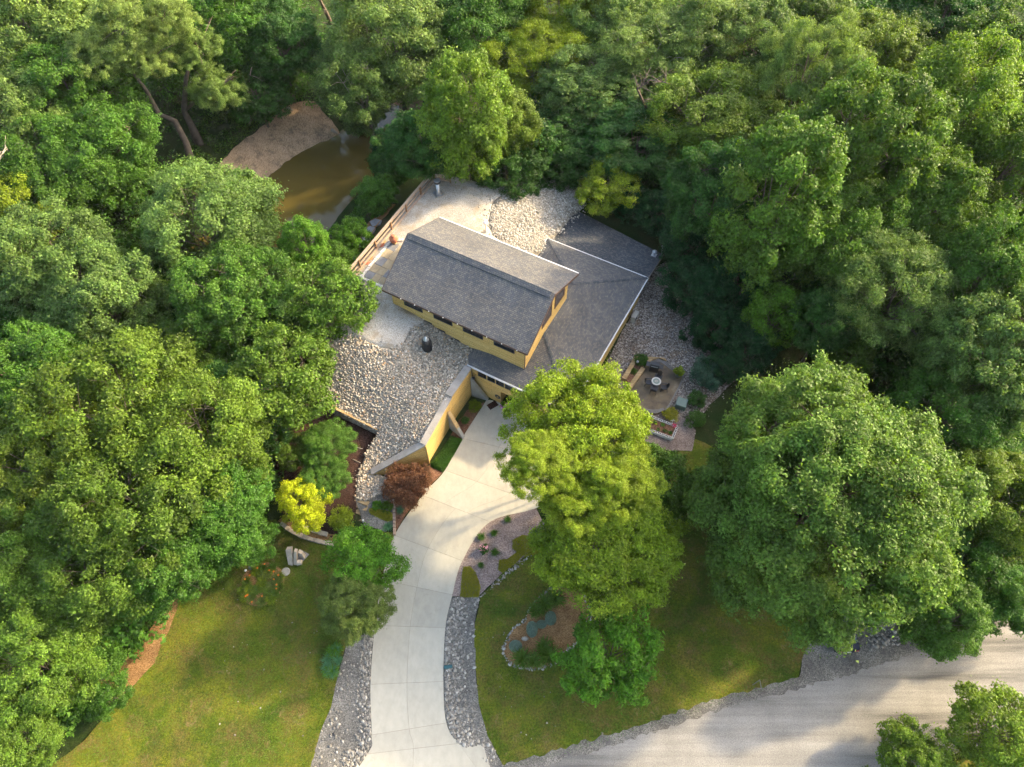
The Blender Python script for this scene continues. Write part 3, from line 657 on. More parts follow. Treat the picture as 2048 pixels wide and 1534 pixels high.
# upper storey walls: front, back, two gables (pentagon following the roof)
def roof_under(y):   # y local (back positive)
    return (ZR + (ZB - ZR) * y / UB if y > 0 else ZR + (ZF - ZR) * (-y) / UF) - 0.24
mb = MB(); th = 0.2
mb.box(W0, W1, -WF, -WF + th, 3.4, roof_under(-WF + th)); mb.build('front_wall', M['cedar'], house, uv=True)
mb = MB(); mb.box(W0, W1, WB - th, WB, 3.4, roof_under(WB)); mb.build('back_wall', M['cedar'], house, uv=True)
for x, nm in ((W0, 'left_gable_wall'), (W1 - th, 'right_gable_wall')):
    mb = MB(); pr = [(-WF + th + .002, 3.4), (WB - th - .002, 3.4), (WB - th - .002, roof_under(WB - th)), (0, ZR - .24), (-WF + th + .002, roof_under(-WF + th))]
    n = len(pr); mb.v = [(x, y, z) for y, z in pr] + [(x + th, y, z) for y, z in pr]
    mb.f = [tuple(reversed(range(n))), tuple(range(n, 2 * n))] + [(i, (i + 1) % n, n + (i + 1) % n, n + i) for i in range(n)]
    mb.build(nm, M['cedar'], house, uv=True)
# roof slopes
ov = 0.10
mb = MB(); mb.slab([(0, -UF, ZF), (UL, -UF, ZF), (UL, 0.12, ZR + .02), (0, 0.12, ZR + .02)], 0.2); rf = mb.build('front_roof_slope', M['shingle'], house, uv=True)
mb = MB(); mb.slab([(0, 0.125, ZR - .06), (UL, 0.125, ZR - .06), (UL, UB, ZB), (0, UB, ZB)], 0.2); rb_ = mb.build('back_roof_slope', M['shingle'], house, uv=True)
m1 = MB(); m1.slab([(.25, -.34, ZR - .13), (UL - .25, -.34, ZR - .13), (UL - .25, .06, ZR + .17), (.25, .06, ZR + .17)], .12)
m1.slab([(.25, .065, ZR + .17), (UL - .25, .065, ZR + .17), (UL - .25, .33, ZR + .06), (.25, .33, ZR + .06)], .12)
m1.build('ridge_vent', M['shingle'], rf, uv=True)
MB().box(0, UL, UB + .001, UB + .1, ZB - .17, ZB + .015).build('back_gutter', M['trim'], rb_)
MB().box(0, UL, -UF - .05, -UF - .001, ZF - .2, ZF - .03).build('front_fascia', M['brown_trim'], rf)
for x0, x1 in ((-.05, -.002), (UL + .002, UL + .05)):
    m1 = MB(); m1.slab([(x0, -UF, ZF), (x1, -UF, ZF), (x1, 0.12, ZR + .01), (x0, 0.12, ZR + .01)], .22); m1.build('rake_board', M['brown_trim'], rf)
    m1 = MB(); m1.slab([(x0, .13, ZR - .07), (x1, .13, ZR - .07), (x1, UB, ZB), (x0, UB, ZB)], .22); m1.build('rake_board', M['brown_trim'], rb_)
for i in range(9):
    MB().lathe([(.02, -.02), (.045, 0), (.045, .04), (.02, .06)], (2.0 + i * 1.42, -UF - .08, ZF - .08), 8).build('eave_light', M['white'], rf)
def window(x0, x1, y, z0, z1, parent, glass='glass', fr='brown_trim', name='window'):
    """window in a wall that faces -y: frame with a recessed pane"""
    f = MB(); d = .06; w = .06
    f.box(x0, x1, y - d, y - .001, z0, z0 + w); f.box(x0, x1, y - d, y - .001, z1 - w, z1)
    f.box(x0, x0 + w, y - d, y - .001, z0 + w, z1 - w); f.box(x1 - w, x1, y - d, y - .001, z0 + w, z1 - w)
    o = f.build(name, M[fr], parent)
    MB().box(x0 + w, x1 - w, y - .025, y - .002, z0 + w, z1 - w).build('pane', M[glass], o)
    return o
for a, b in ((1.84, 3.75), (4.89, 6.78), (7.85, 9.83), (10.88, 12.88)): window(a, b, -WF, 6.32, 7.05, house, fr='dark_metal')
for a, b, z in ((3.72, 4.55, 5.0), (4.55, 5.9, 4.62), (6.6, 7.3, 4.25)): window(a, b, -WF, z - .25, z + .32, house, fr='dark_metal')
# gable windows: tinted trapezoids following the roof, in the right-hand gable wall
def gable_window(v0, v1, zb):
    y0, y1 = -v1, -v0; x = W1; e = .05
    top = lambda y: roof_under(y) - .28
    q = [(y0, zb), (y1, zb), (y1, top(y1)), (y0, top(y0))]
    f = MB(); c = (sum(a for a, _ in q) / 4, sum(b for _, b in q) / 4)
    inn = [(c[0] + (a - c[0]) * .88, c[1] + (b - c[1]) * .86) for a, b in q]
    for i in range(4):
        j = (i + 1) % 4
        f.v += [(x + e, *q[i]), (x + e, *q[j]), (x + e, *inn[j]), (x + e, *inn[i]), (x + .002, *q[i]), (x + .002, *q[j]), (x + .002, *inn[j]), (x + .002, *inn[i])]
        n = 8 * i; f.f += [(n, n+1, n+2, n+3), (n+1, n, n+4, n+5), (n+3, n+2, n+6, n+7)]
    o = f.build('gable_window', M['brown_trim'], house)
    MB().poly([(x + .02, *p) for p in inn]).build('pane', M['tint'], o)
gable_window(-3.1, -1.2, 7.0); gable_window(-.62, 1.15, 6.85); gable_window(2.0, 3.4, 6.6) if False else None
MB().box(W1 - .02, W1 + .03, -WF - .03, -WF + .06, 4.6, roof_under(-WF) - .02).build('corner_board', M['brown_trim'], house)

# lower storey: hipped roof round the right half, z 4.2 at the eaves
LU0, LU1, LVF, LVB, ZE, SL = 8.34, 18.96, 5.8, 10.9, 4.2, 0.3
k = (LU1 - LU0) / 2; zr = ZE + SL * k
A, Bc, Cc, D = (9.23, -LVF, ZE), (LU1, -LVF, ZE), (LU1, LVB, ZE), (LU0, LVB, ZE)
E1, E2 = (LU0 + k, -LVF + k, zr), (LU0 + k, LVB - k, zr)
F_ = (LU0 + .2, -LVF + 1.1, ZE + .06)
mb = MB(); base = [A, Bc, Cc, D, F_, E1, E2]
mb.v = [*base] + [(x, y, z - .16) for x, y, z in base]
mb.f = [(0, 1, 5), (1, 2, 6, 5), (2, 3, 6), (3, 4, 5, 6), (4, 0, 5)]
ring = [0, 1, 2, 3, 4]
for a, b in zip(ring, ring[1:] + ring[:1]): mb.f.append((b, a, 7 + a, 7 + b))
lr = mb.build('lower_roof', M['shingle'], house, uv=True)
def cap_line(p, q, n, parent, w=.16):
    """overlapping cap shingles along a hip"""
    p, q = Vector(p), Vector(q); m = MB(); d = (q - p).normalized(); s = d.cross(Vector((0, 0, 1))).normalized()
    for i in range(n):
        a = p.lerp(q, i / n); b = p.lerp(q, (i + 1.25) / n); h0, h1 = .035, .02
        for sg in (-1, 1):
            e = s * sg * w - Vector((0, 0, SL * w * .7))
            pts = [a + Vector((0, 0, h0)), a + e + Vector((0, 0, h0)), b + e + Vector((0, 0, h1)), b + Vector((0, 0, h1))]
            m.poly(pts if sg < 0 else pts[::-1])
    m.build('hip_caps', M['shingle_dark'], parent, uv=True)
cap_line(Bc, E1, 24, lr); cap_line(Cc, E2, 24, lr); cap_line(D, E2, 24, lr)
MB().box(9.1, LU1, -LVF - .11, -LVF - .002, ZE - .13, ZE + .02).build('front_gutter', M['trim'], lr)
MB().box(LU1 + .002, LU1 + .09, -LVF, LVB, ZE - .15, ZE + .015).build('right_gutter', M['trim'], lr)
MB().box(LU0, LU1, LVB + .002, LVB + .09, ZE - .15, ZE + .015).build('rear_gutter', M['trim'], lr)
MB().box(LU0 - .06, LU0 - .002, 4.9, LVB, ZE - .15, ZE + .03).build('left_drip_edge', M['trim'], lr)
# lower walls; the front has the entrance recess
y = -5.65
OPa, OPb, OPh = 12.3, 17.2, 1.98
m1 = MB(); m1.box(9.45, OPa, y, y + .2, -.1, 3.98); m1.box(OPb, 18.7, y, y + .2, -.1, 3.98); m1.box(OPa, OPb, y, y + .2, OPh, 3.98)
m1.build('entrance_wall', M['cedar'], house, uv=True)
m1 = MB(); m1.box(OPa - .2, OPa, y + .202, y + 3, -.1, 2.4); m1.box(OPb, OPb + .2, y + .202, y + 3, -.1, 2.4); m1.box(OPa, OPb, y + 3, y + 3.2, -.1, 2.4); m1.box(OPa, OPb, y + .202, y + 3, 2.25, 2.4)
m1.build('recess_walls', M['cedar'], house, uv=True)
MB().box(OPa, OPb, y + .1, y + 3, -.1, .045).build('recess_floor', M['concrete'], house)
dr = MB().box(13.0, 14.0, y + 2.95, y + 2.998, .05, 2.08).build('front_door', M['brown_trim'], house)
MB().lathe([(.0, -.04), (.04, -.02), (.04, .02), (.0, .04)], (13.88, y + 2.92, 1.05), 8).build('handle', M['steel'], dr)
MB().box(18.5, 18.7, y + .202, 10.4, -.1, 4.0).build('right_wall', M['cedar'], house, uv=True)
MB().box(8.8, 18.498, 10.2, 10.4, 1.0, 4.0).build('rear_wall', M['cedar'], house, uv=True)
MB().box(8.8, 9.0, y + .5, 10.19, 1.0, 3.95).build('left_wall', M['cedar'], house, uv=True)
# glazed band below the front gutter: seven panes between slim cedar mullions
xs_ = [10.04, 10.97, 11.85, 12.73, 13.63, 14.5, 15.43, 16.3, 17.2]
for a, b in zip(xs_, xs_[1:]): window(a + .035, b - .035, y, 3.02, 3.92, house, fr='dark_metal')
for a in xs_: MB().box(a - .03, a + .03, y - .075, y - .001, 3.0, 3.94).build('mullion', M['cedar'], house, uv=True)
MB().box(9.5, 18.6, y - .09, y - .001, 2.86, 2.97).build('sill_board', M['cedar'], house, uv=True)
m1 = MB(); m1.tube([(9.75, y - .02, 2.75), (9.75, y - .3, 2.8)], .025, 6); m1.lathe([(.03, .1), (.16, 0), (.15, -.03)], (9.75, y - .34, 2.75), 12); m1.build('wall_lamp', M['dark_metal'], house)
m1 = MB()
for i in range(16):
    a0, a1 = 2 * math.pi * i / 16, 2 * math.pi * (i + 1) / 16
    for r0, r1 in ((.10, .30),):
        m1.poly([(12.0 + r0 * math.cos(a0), y - .05, .95 + r0 * math.sin(a0)), (12.0 + r0 * math.cos(a1), y - .05, .95 + r0 * math.sin(a1)), (12.0 + r1 * math.cos(a1), y - .03, .95 + r1 * math.sin(a1)), (12.0 + r1 * math.cos(a0), y - .03, .95 + r1 * math.sin(a0))])
m1.build('door_wreath', M['dark_metal'], house)
# rear shed roof, lower than the hipped roof
S_ = [(8.45, 10.35, 3.75), (18.86, 10.35, 3.75), (18.86, 15.6, 2.95), (8.3, 17.3, 2.75)]
mb = MB(); mb.slab([S_[0], S_[1], S_[2], S_[3]], .2); sh = mb.build('rear_shed_roof', M['shingle_dark'], house, uv=True)
m1 = MB(); m1.box(18.3, 18.5, 10.42, 15.3, .4, 2.8); m1.box(8.9, 18.3, 15.1, 15.3, .6, 2.7); m1.build('rear_shed_wall', M['cedar'], house, uv=True)
m1 = MB(); m1.box(18.862, 18.93, 10.36, 15.6, 2.72, 2.95, None); 
m1 = MB(); m1.slab([(18.862, 10.36, 3.76), (18.93, 10.36, 3.76), (18.93, 15.62, 2.96), (18.862, 15.62, 2.96)], .24); m1.build('shed_fascia', M['dark_wood'], sh)
for (x, yy, h) in ((18.1, 15.0, .45),):
    m1 = MB(); m1.tube([(x, yy, 3.0), (x, yy, 3.0 + h)], .11, 10); m1.lathe([(.11, 0), (.24, .03), (.24, .1), (.05, .22)], (x, yy, 3.0 + h), 12); m1.box(x - .25, x + .25, yy - .25, yy + .25, 2.98, 3.08); m1.build('roof_vent', M['steel'], sh)
m1 = MB(); m1.tube([(18.55, 16.1, .8), (18.55, 16.1, 3.4)], .06, 8); m1.lathe([(.06, 0), (.15, .05), (.15, .12), (.03, .2)], (18.55, 16.1, 3.4), 10); m1.build('vent_stack', M['steel'], sh)
m1 = MB(); m1.tube([(16.95, -4.4, 4.5), (16.95, -4.4, 5.15)], .1, 8); m1.box(16.7, 17.2, -4.6, -4.2, 5.15, 5.3); m1.build('roof_vent', M['dark_metal'], lr)

# ------------------------------------------------------------------ retaining wall along the driveway
def wall_run(parent, a, b, za, zb, ba, bb, th, name, mat, capm=None, capw=.5, cap_t=.14, capname='cap'):
    """upright wall from a to b (outer face on the line), top heights za, zb, base heights ba, bb; th behind the face"""
    a, b = Vector((a[0], a[1], 0)), Vector((b[0], b[1], 0)); d = (b - a).normalized(); nrm = Vector((d.y, -d.x, 0))
    a2, b2 = a + nrm * th, b + nrm * th
    m = MB(); m.prism([(a.x, a.y), (b.x, b.y), (b2.x, b2.y), (a2.x, a2.y)], [ba, bb, bb, ba], [za, zb, zb, za]); m.build(name, mat, parent, uv=True)
    if capm:
        o = -nrm * .06; c2 = nrm * capw; e = d * .0
        m = MB(); m.prism([tuple((a + o)[:2]), tuple((b + o)[:2]), tuple((b + c2)[:2]), tuple((a + c2)[:2])], [za + .002, zb + .002, zb + .002, za + .002], [za + cap_t, zb + cap_t, zb + cap_t, za + cap_t]); m.build(capname, capm, parent, uv=True)
rw_ = thing('retaining_wall', 'tall bent retaining wall of cedar boards with a grey cap beside the driveway', 'retaining wall')
w0, w1, w2, w3 = (-3.55, 34.55), (-5.15, 31.78), (-7.16, 27.6), (-11.72, 25.95)
wall_run(rw_, w0, w1, 4.15, 3.9, -.1, -.1, .35, 'board_face', M['cedar'], M['capstone'], .62)
wall_run(rw_, w1, w2, 3.75, 3.1, -.1, -.1, .35, 'board_face', M['cedar'], M['capstone'], .5)
wall_run(rw_, w2, w3, 3.1, 1.05, -.1, .3, .35, 'board_face', M['cedar'], M['capstone'], .5)
MB().box(-.07, .07, -.07, .07, -.1, 3.1).build('corner_board', M['cedar'], rw_, uv=True, loc=(w2[0] + .03, w2[1] - .03, 0))
e0 = Vector((w3[0], w3[1], 0)); e1 = Vector((-12.6, 25.35, 0)); wall_run(rw_, w3, e1, 1.0, .75, .2, .3, .25, 'end_board', M['timber'])
def buttress(p, q, ht, th, mat):
    p, q = Vector(p), Vector(q); d = (q - p).normalized(); s = Vector((-d.y, d.x, 0)) * th / 2
    m = MB(); pr = [p, q, q + Vector((0, 0, .12)), p + Vector((0, 0, ht))]
    m.v = [tuple(x + s) for x in pr] + [tuple(x - s) for x in pr]; m.f = [(0, 1, 2, 3), (7, 6, 5, 4), (1, 0, 4, 5), (2, 1, 5, 6), (3, 2, 6, 7), (0, 3, 7, 4)]
    return m.build('buttress', mat, rw_)
b1 = buttress((-5.42, 31.05, 0), (-4.22, 29.98, 0), 2.75, .3, M['cement'])
b2 = buttress((-3.62, 34.35, 0), (-2.15, 33.95, 0), 3.0, .28, M['cement'])
d_ = Vector((-4.22, 29.98, .12)) - Vector((-5.42, 31.05, 2.75)); s_ = Vector((-d_.y, d_.x, 0)).normalized() * .17
m = MB(); pp = [Vector((-5.42, 31.05, 2.76)), Vector((-5.42, 31.05, 2.76)) + d_ * .62]
m.v = [tuple(x) for x in (pp[0] + s_, pp[1] + s_, pp[1] - s_, pp[0] - s_)] + [tuple(x + Vector((0, 0, .08))) for x in (pp[0] + s_, pp[1] + s_, pp[1] - s_, pp[0] - s_)]
m.f = [(0, 3, 2, 1), (4, 5, 6, 7), (0, 1, 5, 4), (1, 2, 6, 5), (2, 3, 7, 6), (3, 0, 4, 7)]; m.build('buttress_board', M['timber'], b1, uv=True)

tw = thing('timber_wall', 'low timber wall holding the rock bank above the dark mulch bed', 'retaining wall')
ta, tb = at(636, 801, 2.6), at(759, 862, 1.8)
for i in range(5):
    f0, f1 = i, i + 1
    za0, za1 = 2.6 - f1 * .27, 2.6 - f0 * .27 - .01; zb0, zb1 = 1.8 - f1 * .22, 1.8 - f0 * .22 - .01
    n_ = Vector((tb.y - ta.y, ta.x - tb.x, 0)).normalized(); n_ = n_ if n_.y > 0 else -n_
    o_ = n_ * (.0 + .012 * (i % 2)); a, b = ta + o_, tb + o_; a2, b2_ = a + n_ * .25, b + n_ * .25
    m = MB(); m.prism([tuple(q[:2]) for q in (a, b, b2_, a2)], [za0, zb0, zb0, za0], [za1, zb1, zb1, za1]); m.build('beam', M['timber'], tw, uv=True)
m = MB(); n_ = n_; o_ = -n_ * .05; a, b = ta + o_, tb + o_; a2, b2_ = a + n_ * .4, b + n_ * .4
m.prism([tuple(q[:2]) for q in (a, b, b2_, a2)], [2.6, 1.8, 1.8, 2.6], [2.68, 1.88, 1.88, 2.68]); m.build('cap_plank', M['timber'], tw, uv=True)

# ------------------------------------------------------------------ fence along the terrace edge
fn = thing('fence', 'weathered wooden rail fence along the creek side of the gravel terrace', 'fence')
F0, F1, F2 = Vector((-17.4, 38.35, 0)), Vector((-7.93, 56.95, 0)), Vector((-6.25, 56.5, 0))
dF = (F1 - F0).normalized(); nF = Vector((-dF.y, dF.x, 0)); nF = nF if nF.x < 0 else -nF
def rail(a, b, z, w, t, name, mat, off=0.0):
    a, b = Vector(a), Vector(b); d = (b - a).normalized(); s = Vector((-d.y, d.x, 0))
    a, b = a + s * off, b + s * off
    MB().prism([tuple((a + s * w / 2)[:2]), tuple((b + s * w / 2)[:2]), tuple((b - s * w / 2)[:2]), tuple((a - s * w / 2)[:2])], z, z + t).build(name, mat, fn, uv=True)
rail(F0, F1 + dF * .1, T + 1.08, .2, .05, 'top_rail', M['fence_wood'])
rail(F0, F1, T + .78, .05, .15, 'upper_board', M['fence_wood'], .0)
rail(F0, F1, T + .30, .05, .18, 'lower_board', M['fence_wood'], .0)
rail(F0, F1, T - .03, .16, .16, 'kick_board', M['fence_wood'], -.16)
rail(F1, F2, T + 1.08, .2, .05, 'top_rail', M['fence_wood']); rail(F1, F2, T + .0, .16, .12, 'kick_board', M['fence_wood'])
wall_ = MB(); s4 = dF.orthogonal()
wa, wb = F0 + nF * .35, F1 + nF * .35; wc, wd = F1 + nF * .15, F0 + nF * .15
wall_.prism([tuple(q[:2]) for q in (wa, wb, wc, wd)], 2.5, T + .1); wall_.build('terrace_edge_wall', M['dark_wood'], fn, uv=True)
npost = 8; sp = 2.72
for i in range(npost):
    p = F1 - dF * (sp * i + (.05 if i == 0 else 0)); q = p - nF * .09
    MB().box(-.06, .06, -.06, .06, T - .3, T + 1.06).build('post', M['post_wood'], fn, loc=(q.x, q.y, 0), rz=math.atan2(dF.y, dF.x))
MB().box(-.06, .06, -.06, .06, T - .5, T + 1.06).build('post', M['post_wood'], fn, loc=(F2.x, F2.y - .08, 0), rz=.3)
# ------------------------------------------------------------------ terrace things
def on_mound(px, py):
    p = at(px, py, T)
    for _ in range(6): p = at(px, py, MZ(p))
    return p
def on_ground(px, py):
    p = at(px, py, 0.5)
    for _ in range(8): p = at(px, py, GZ(p))
    return p
# chimney flue
p = at(877, 388, T)
fl = thing('flue_pipe', 'grey metal flue pipe with a dark-banded cap on the gravel terrace', 'flue', (p.x, p.y, T))
MB().box(-.42, .42, -.42, .42, -.05, .12).build('base_plate', M['steel'], fl, rz=.5)
MB().lathe([(.34, .12), (.2, .3), (.19, 1.45)], n=16).build('pipe', M['steel'], fl, True)
cp = MB().lathe([(.19, 1.42), (.33, 1.46), (.33, 1.72)], n=18).build('cap_band', M['dark_metal'], fl)
MB().lathe([(.34, 1.722), (.34, 1.76), (.2, 1.80), (.03, 1.81)], n=18).build('cap_top', M['steel'], cp)
# white vent by the back eave
p = on_mound(972, 464)
v = thing('vent_hood', 'small white round vent hood behind the upper roof eave', 'vent', p)
MB().tube([(0, 0, -.1), (0, 0, 1.1)], .09, 10).build('pipe', M['white'], v); MB().lathe([(.09, 1.05), (.24, 1.1), (.26, 1.25), (.12, 1.38), (.02, 1.4)], n=14).build('hood', M['white'], v, True)
# black covered cylinder on the rocks
p = on_mound(855, 697)
g = thing('chimney_stack', 'short black chimney stack with a grey cap standing on the rocks', 'chimney', p, .3)
r = random.Random(4); prof = [(.42, -.05), (.46, .15), (.43, .5), (.42, .9), (.40, 1.2), (.28, 1.36)]
mb = MB(); mb.lathe(prof, n=18)
mb.v = [(x * (1 + .06 * math.sin(5 * math.atan2(y, x) + z * 3)), y * (1 + .06 * math.sin(5 * math.atan2(y, x) + z * 3)), z) for x, y, z in mb.v]
mb.build('cover', M['cover'], g, True); MB().lathe([(.27, 1.3), (.26, 1.42), (.14, 1.5), (.13, 1.62), (.02, 1.64)], n=14).build('top', M['steel'], g, True)
# terracotta chiminea
p = at(789, 487, T)
c = thing('chiminea', 'orange terracotta chiminea with a round belly at the corner of the flagstones', 'chiminea', p)
MB().lathe([(.2, 0), (.24, .1), (.14, .18), (.15, .24)], n=16).build('foot', M['clay'], c, True)
MB().lathe([(.15, .22), (.32, .35), (.42, .55), (.4, .75), (.27, .92), (.17, 1.0), (.2, 1.06), (.12, 1.07)], n=20).build('belly', M['terracotta'], c, True)
# flagstone terrace in front of the left gable, edged with white stones
fs = thing('flagstone_terrace', 'tan flagstone sitting area with a white stone border at the left gable', 'patio', at(745, 540, T))
fo = fs.location.copy()
def slab_piece(parent, pts, z0, z1, mat, name, origin, inset=.03, rnd=None):
    c = Vector((sum(p[0] for p in pts) / len(pts), sum(p[1] for p in pts) / len(pts)))
    q = []
    for p in pts:
        v_ = Vector((p[0], p[1])); d = (c - v_); j = Vector((rnd.uniform(-.03, .03), rnd.uniform(-.03, .03))) if rnd else Vector((0, 0))
        q.append(v_ + d.normalized() * inset + j)
    m = MB(); n = len(q); s = .965
    m.prism([(a.x - origin[0], a.y - origin[1]) for a in q], z0 - origin[2], z1 - origin[2])
    return m.build(name, mat, parent)
rr = random.Random(9)
a_, b_, c_ = at(727, 553, T), at(784, 484, T), at(768, 571, T)
eu = (c_ - a_); ev = (b_ - a_); eu = eu * 1.35
us, vs_ = [0, .28, .52, 1.0], [0, .17, .36, .58, .8, 1.0]
for i in range(3):
    for j in range(5):
        if j == 4 and i > 0: continue
        pts = [a_ + eu * us[i + (0 if q in (0, 3) else 1)] * .0 + eu * (us[i] if q in (0, 3) else us[i + 1]) + ev * ((vs_[j] if q in (0, 1) else vs_[j + 1])) for q in range(4)]
        slab_piece(fs, pts, T - .02, T + .05 + rr.uniform(0, .015), M['flagstone'] if (i + 2 * j) % 4 else M['greyflag'], 'flagstone', fo, .035, rr)
for j in range(3):
    for i in range(2):
        pts = [a_ + eu * (.3 + .22 * (i + q0)) + ev * (.8 + .065 * (j + q1)) for q0, q1 in ((0, 0), (1, 0), (1, 1), (0, 1))]
        slab_piece(fs, pts, T - .02, T + .055, M['flagstone'], 'flagstone', fo, .03, rr)
bm = MB().box(-.13, .13, -.12, .12, 0, .16).mesh('edging_stone', M['white_stone'])
def row(p, q, n, parent, org):
    p, q = Vector(p), Vector(q)
    for i in range(n):
        w = p.lerp(q, (i + .5) / n); o = link('edging_stone', bm, parent, (w.x - org[0], w.y - org[1], T - org[2] + .0), math.atan2(q.y - p.y, q.x - p.x) + rr.uniform(-.12, .12))
        o.scale = (rr.uniform(.8, 1.15) * (p - q).length / n / .30, rr.uniform(.8, 1.2), rr.uniform(.7, 1.2))
row(at(722, 556, T), at(783, 482, T), 22, fs, fo); row(at(724, 557, T), at(767, 576, T), 8, fs, fo); row(at(792, 482, T), at(808, 481, T), 3, fs, fo)
# little leaf-shaped terracotta ornaments on the gravel
for n_, (px, py, mt) in enumerate(((733, 526, 'terracotta'), (763, 491, 'terracotta'), (741, 517, 'clay'), (768, 484, 'clay'))):
    p = at(px, py, T + .02); m = MB()
    pts = [(.3 * math.cos(t_) * (1 + .3 * math.sin(3 * t_)), .2 * math.sin(t_), .02 + .05 * math.cos(2 * t_)) for t_ in [k_ * math.pi / 7 for k_ in range(14)]]
    m.poly(pts); m.poly([(x, y, z - .04) for x, y, z in reversed(pts)])
    for k_ in range(14): m.poly([pts[k_], (pts[k_][0], pts[k_][1], pts[k_][2] - .04), (pts[(k_ + 1) % 14][0], pts[(k_ + 1) % 14][1], pts[(k_ + 1) % 14][2] - .04), pts[(k_ + 1) % 14]])
    o = m.build('garden_ornament', M[mt], None, loc=p, rz=.4 * n_)
    tag(o, ['orange leaf-shaped ornament on the gravel near the lower white edging', 'orange leaf-shaped ornament near the chiminea by the fence', 'tan leaf-shaped ornament between the two orange ones by the fence', 'tan leaf-shaped ornament closest to the chiminea along the fence'][n_], 'ornament', 'leaf ornaments on the terrace')
# stepping path outside the fence
sp_ = thing('stone_path', 'grey flagstone path on dry grass below the fence', 'path', at(752, 450, 3.8)); so = sp_.location.copy()
sp_['kind'] = 'structure'; del sp_['category']
patch('dry_grass_strip', [(p.x, p.y) for p in (at(716, 506, 3.7), at(790, 400, 3.7), at(775, 392, 3.7), at(735, 430, 3.7), at(712, 480, 3.7))], ground_z, .6, M['mulch_tan'], .04, wob=.1, label='strip of dry grass outside the fence')
for (px, py, w_, h_) in ((771, 417, 1.3, .8), (760, 430, 1.2, .9), (752, 446, 1.3, .8), (741, 462, 1.2, .9), (733, 476, 1.0, .8), (724, 490, 1.0, .7)):
    q = on_ground(px, py); k_ = rr.randint(5, 7)
    pts = [(q.x + w_ / 2 * math.cos(2 * math.pi * i / k_ + .5) * rr.uniform(.85, 1.1), q.y + h_ * .75 * math.sin(2 * math.pi * i / k_ + .5) * rr.uniform(.85, 1.1)) for i in range(k_)]
    slab_piece(sp_, pts, q.z - .1, q.z + .14, M['greyflag'], 'flagstone', so, 0.0)

# ------------------------------------------------------------------ side yard, patio
G1 = 1.0
p = on_ground(1268, 640)
ac = thing('air_conditioner', 'beige outdoor air conditioner unit standing by the right house wall', 'air conditioner', p, HYAW)
MB().box(-.2, .2, -.48, .48, .08, .9).build('case', M['ac'], ac)
m = MB()
for i in range(7): m.box(.202, .215, -.4, .1, .2 + i * .085, .235 + i * .085)
m.build('fan_grille', M['dark_metal'], ac); m = MB(); m.box(-.22, .22, -.42, -.32, 0, .08); m.box(-.22, .22, .32, .42, 0, .08); m.build('feet', M['dark_metal'], ac)
MB().tube([(-.2, -.3, .5), (-.5, -.3, .55), (-.55, -.3, 1.4)], .035, 6).build('pipe', M['dark_metal'], ac)

pat = thing('patio', 'brown stamped concrete patio with a dark paver border and planter beams', 'patio', at(1310, 775, G1)); po = pat.location.copy()
pz = lambda rows, z=G1: [(at(a, b, z).x - po.x, at(a, b, z).y - po.y) for a, b in rows]
out = [(1290,733),(1296,727),(1307,720),(1318,717),(1330,722),(1350,743),(1366,744),(1364,756),(1357,773),(1346,793),(1337,810),(1328,822),(1313,828),(1296,827),(1270,815),(1250,790),(1262,771)]
MB().prism(pz(out), -.25, .09).build('slab', M['patio'], pat)
m = MB(); band = spline([Vector((*q, 0)) for q in pz([(1297,727),(1307,720.5),(1318,718),(1331,723),(1341,733),(1351,743)])], 5)
band2 = spline([Vector((*q, 0)) for q in pz([(1300,731),(1308,727),(1317,725),(1326,729),(1337,737),(1348,745)])], 5)
for (a, b, c, d) in zip(band, band[1:], band2[1:], band2):
    for s0, s1 in ((0, .3), (.34, .64), (.68, 1)):
        q = [a.lerp(d, s0).lerp(b.lerp(c, s0), .06), a.lerp(d, s0).lerp(b.lerp(c, s0), .94), a.lerp(d, s1).lerp(b.lerp(c, s1), .94), a.lerp(d, s1).lerp(b.lerp(c, s1), .06)]
        m.prism([(v_.x, v_.y) for v_ in q], .092, .125)
m.build('upper_paver_border', M['slate'], pat)['kind'] = 'stuff'
m = MB(); band = spline([Vector((*q, 0)) for q in pz([(1289,817),(1300,820),(1315,820),(1327,816)])], 9); band2 = spline([Vector((*q, 0)) for q in pz([(1287,823),(1298,826.5),(1313,827.5),(1327.5,822)])], 9)
for (a, b, c, d) in zip(band, band[1:], band2[1:], band2):
    m.prism([(v_.x, v_.y) for v_ in (a.lerp(b, .1), a.lerp(b, .9), d.lerp(c, .9), d.lerp(c, .1))], .092, .13)
m.build('lower_paver_border', M['slate'], pat)['kind'] = 'stuff'
m = MB(); edge = spline([Vector((*q, 0)) for q in pz([(1366,744),(1364,756),(1357,773),(1346,793),(1337,810),(1328,822)])], 4)
for a, b in zip(edge, edge[1:]):
    d = (b - a).normalized(); n_ = Vector((-d.y, d.x, 0)); n_ = n_ if n_.x > 0 else -n_
    m.prism([(a.x, a.y), (b.x, b.y), ((b + n_ * .14).x, (b + n_ * .14).y), ((a + n_ * .14).x, (a + n_ * .14).y)], -.25, .14)
m.build('edge_curb', M['slate'], pat)
for (a, b, w_) in (((1274, 712), (1248, 757), .4), ((1287, 735), (1260, 773), .4)):
    p_, q_ = at(*a, G1 + .4), at(*b, G1 + .4); d = (q_ - p_).normalized(); n_ = Vector((-d.y, d.x, 0)) * w_ / 2
    MB().prism([((v_.x - po.x), (v_.y - po.y)) for v_ in (p_ + n_, q_ + n_, q_ - n_, p_ - n_)], -.2, .4).build('planter_beam', M['timber'], pat, uv=True)
MB().prism(pz([(1278,713),(1330,716),(1333,722),(1318,716),(1307,719),(1296,726)], G1 + .2), -.1, .25).build('planter_ledge', M['timber'], pat, uv=True)
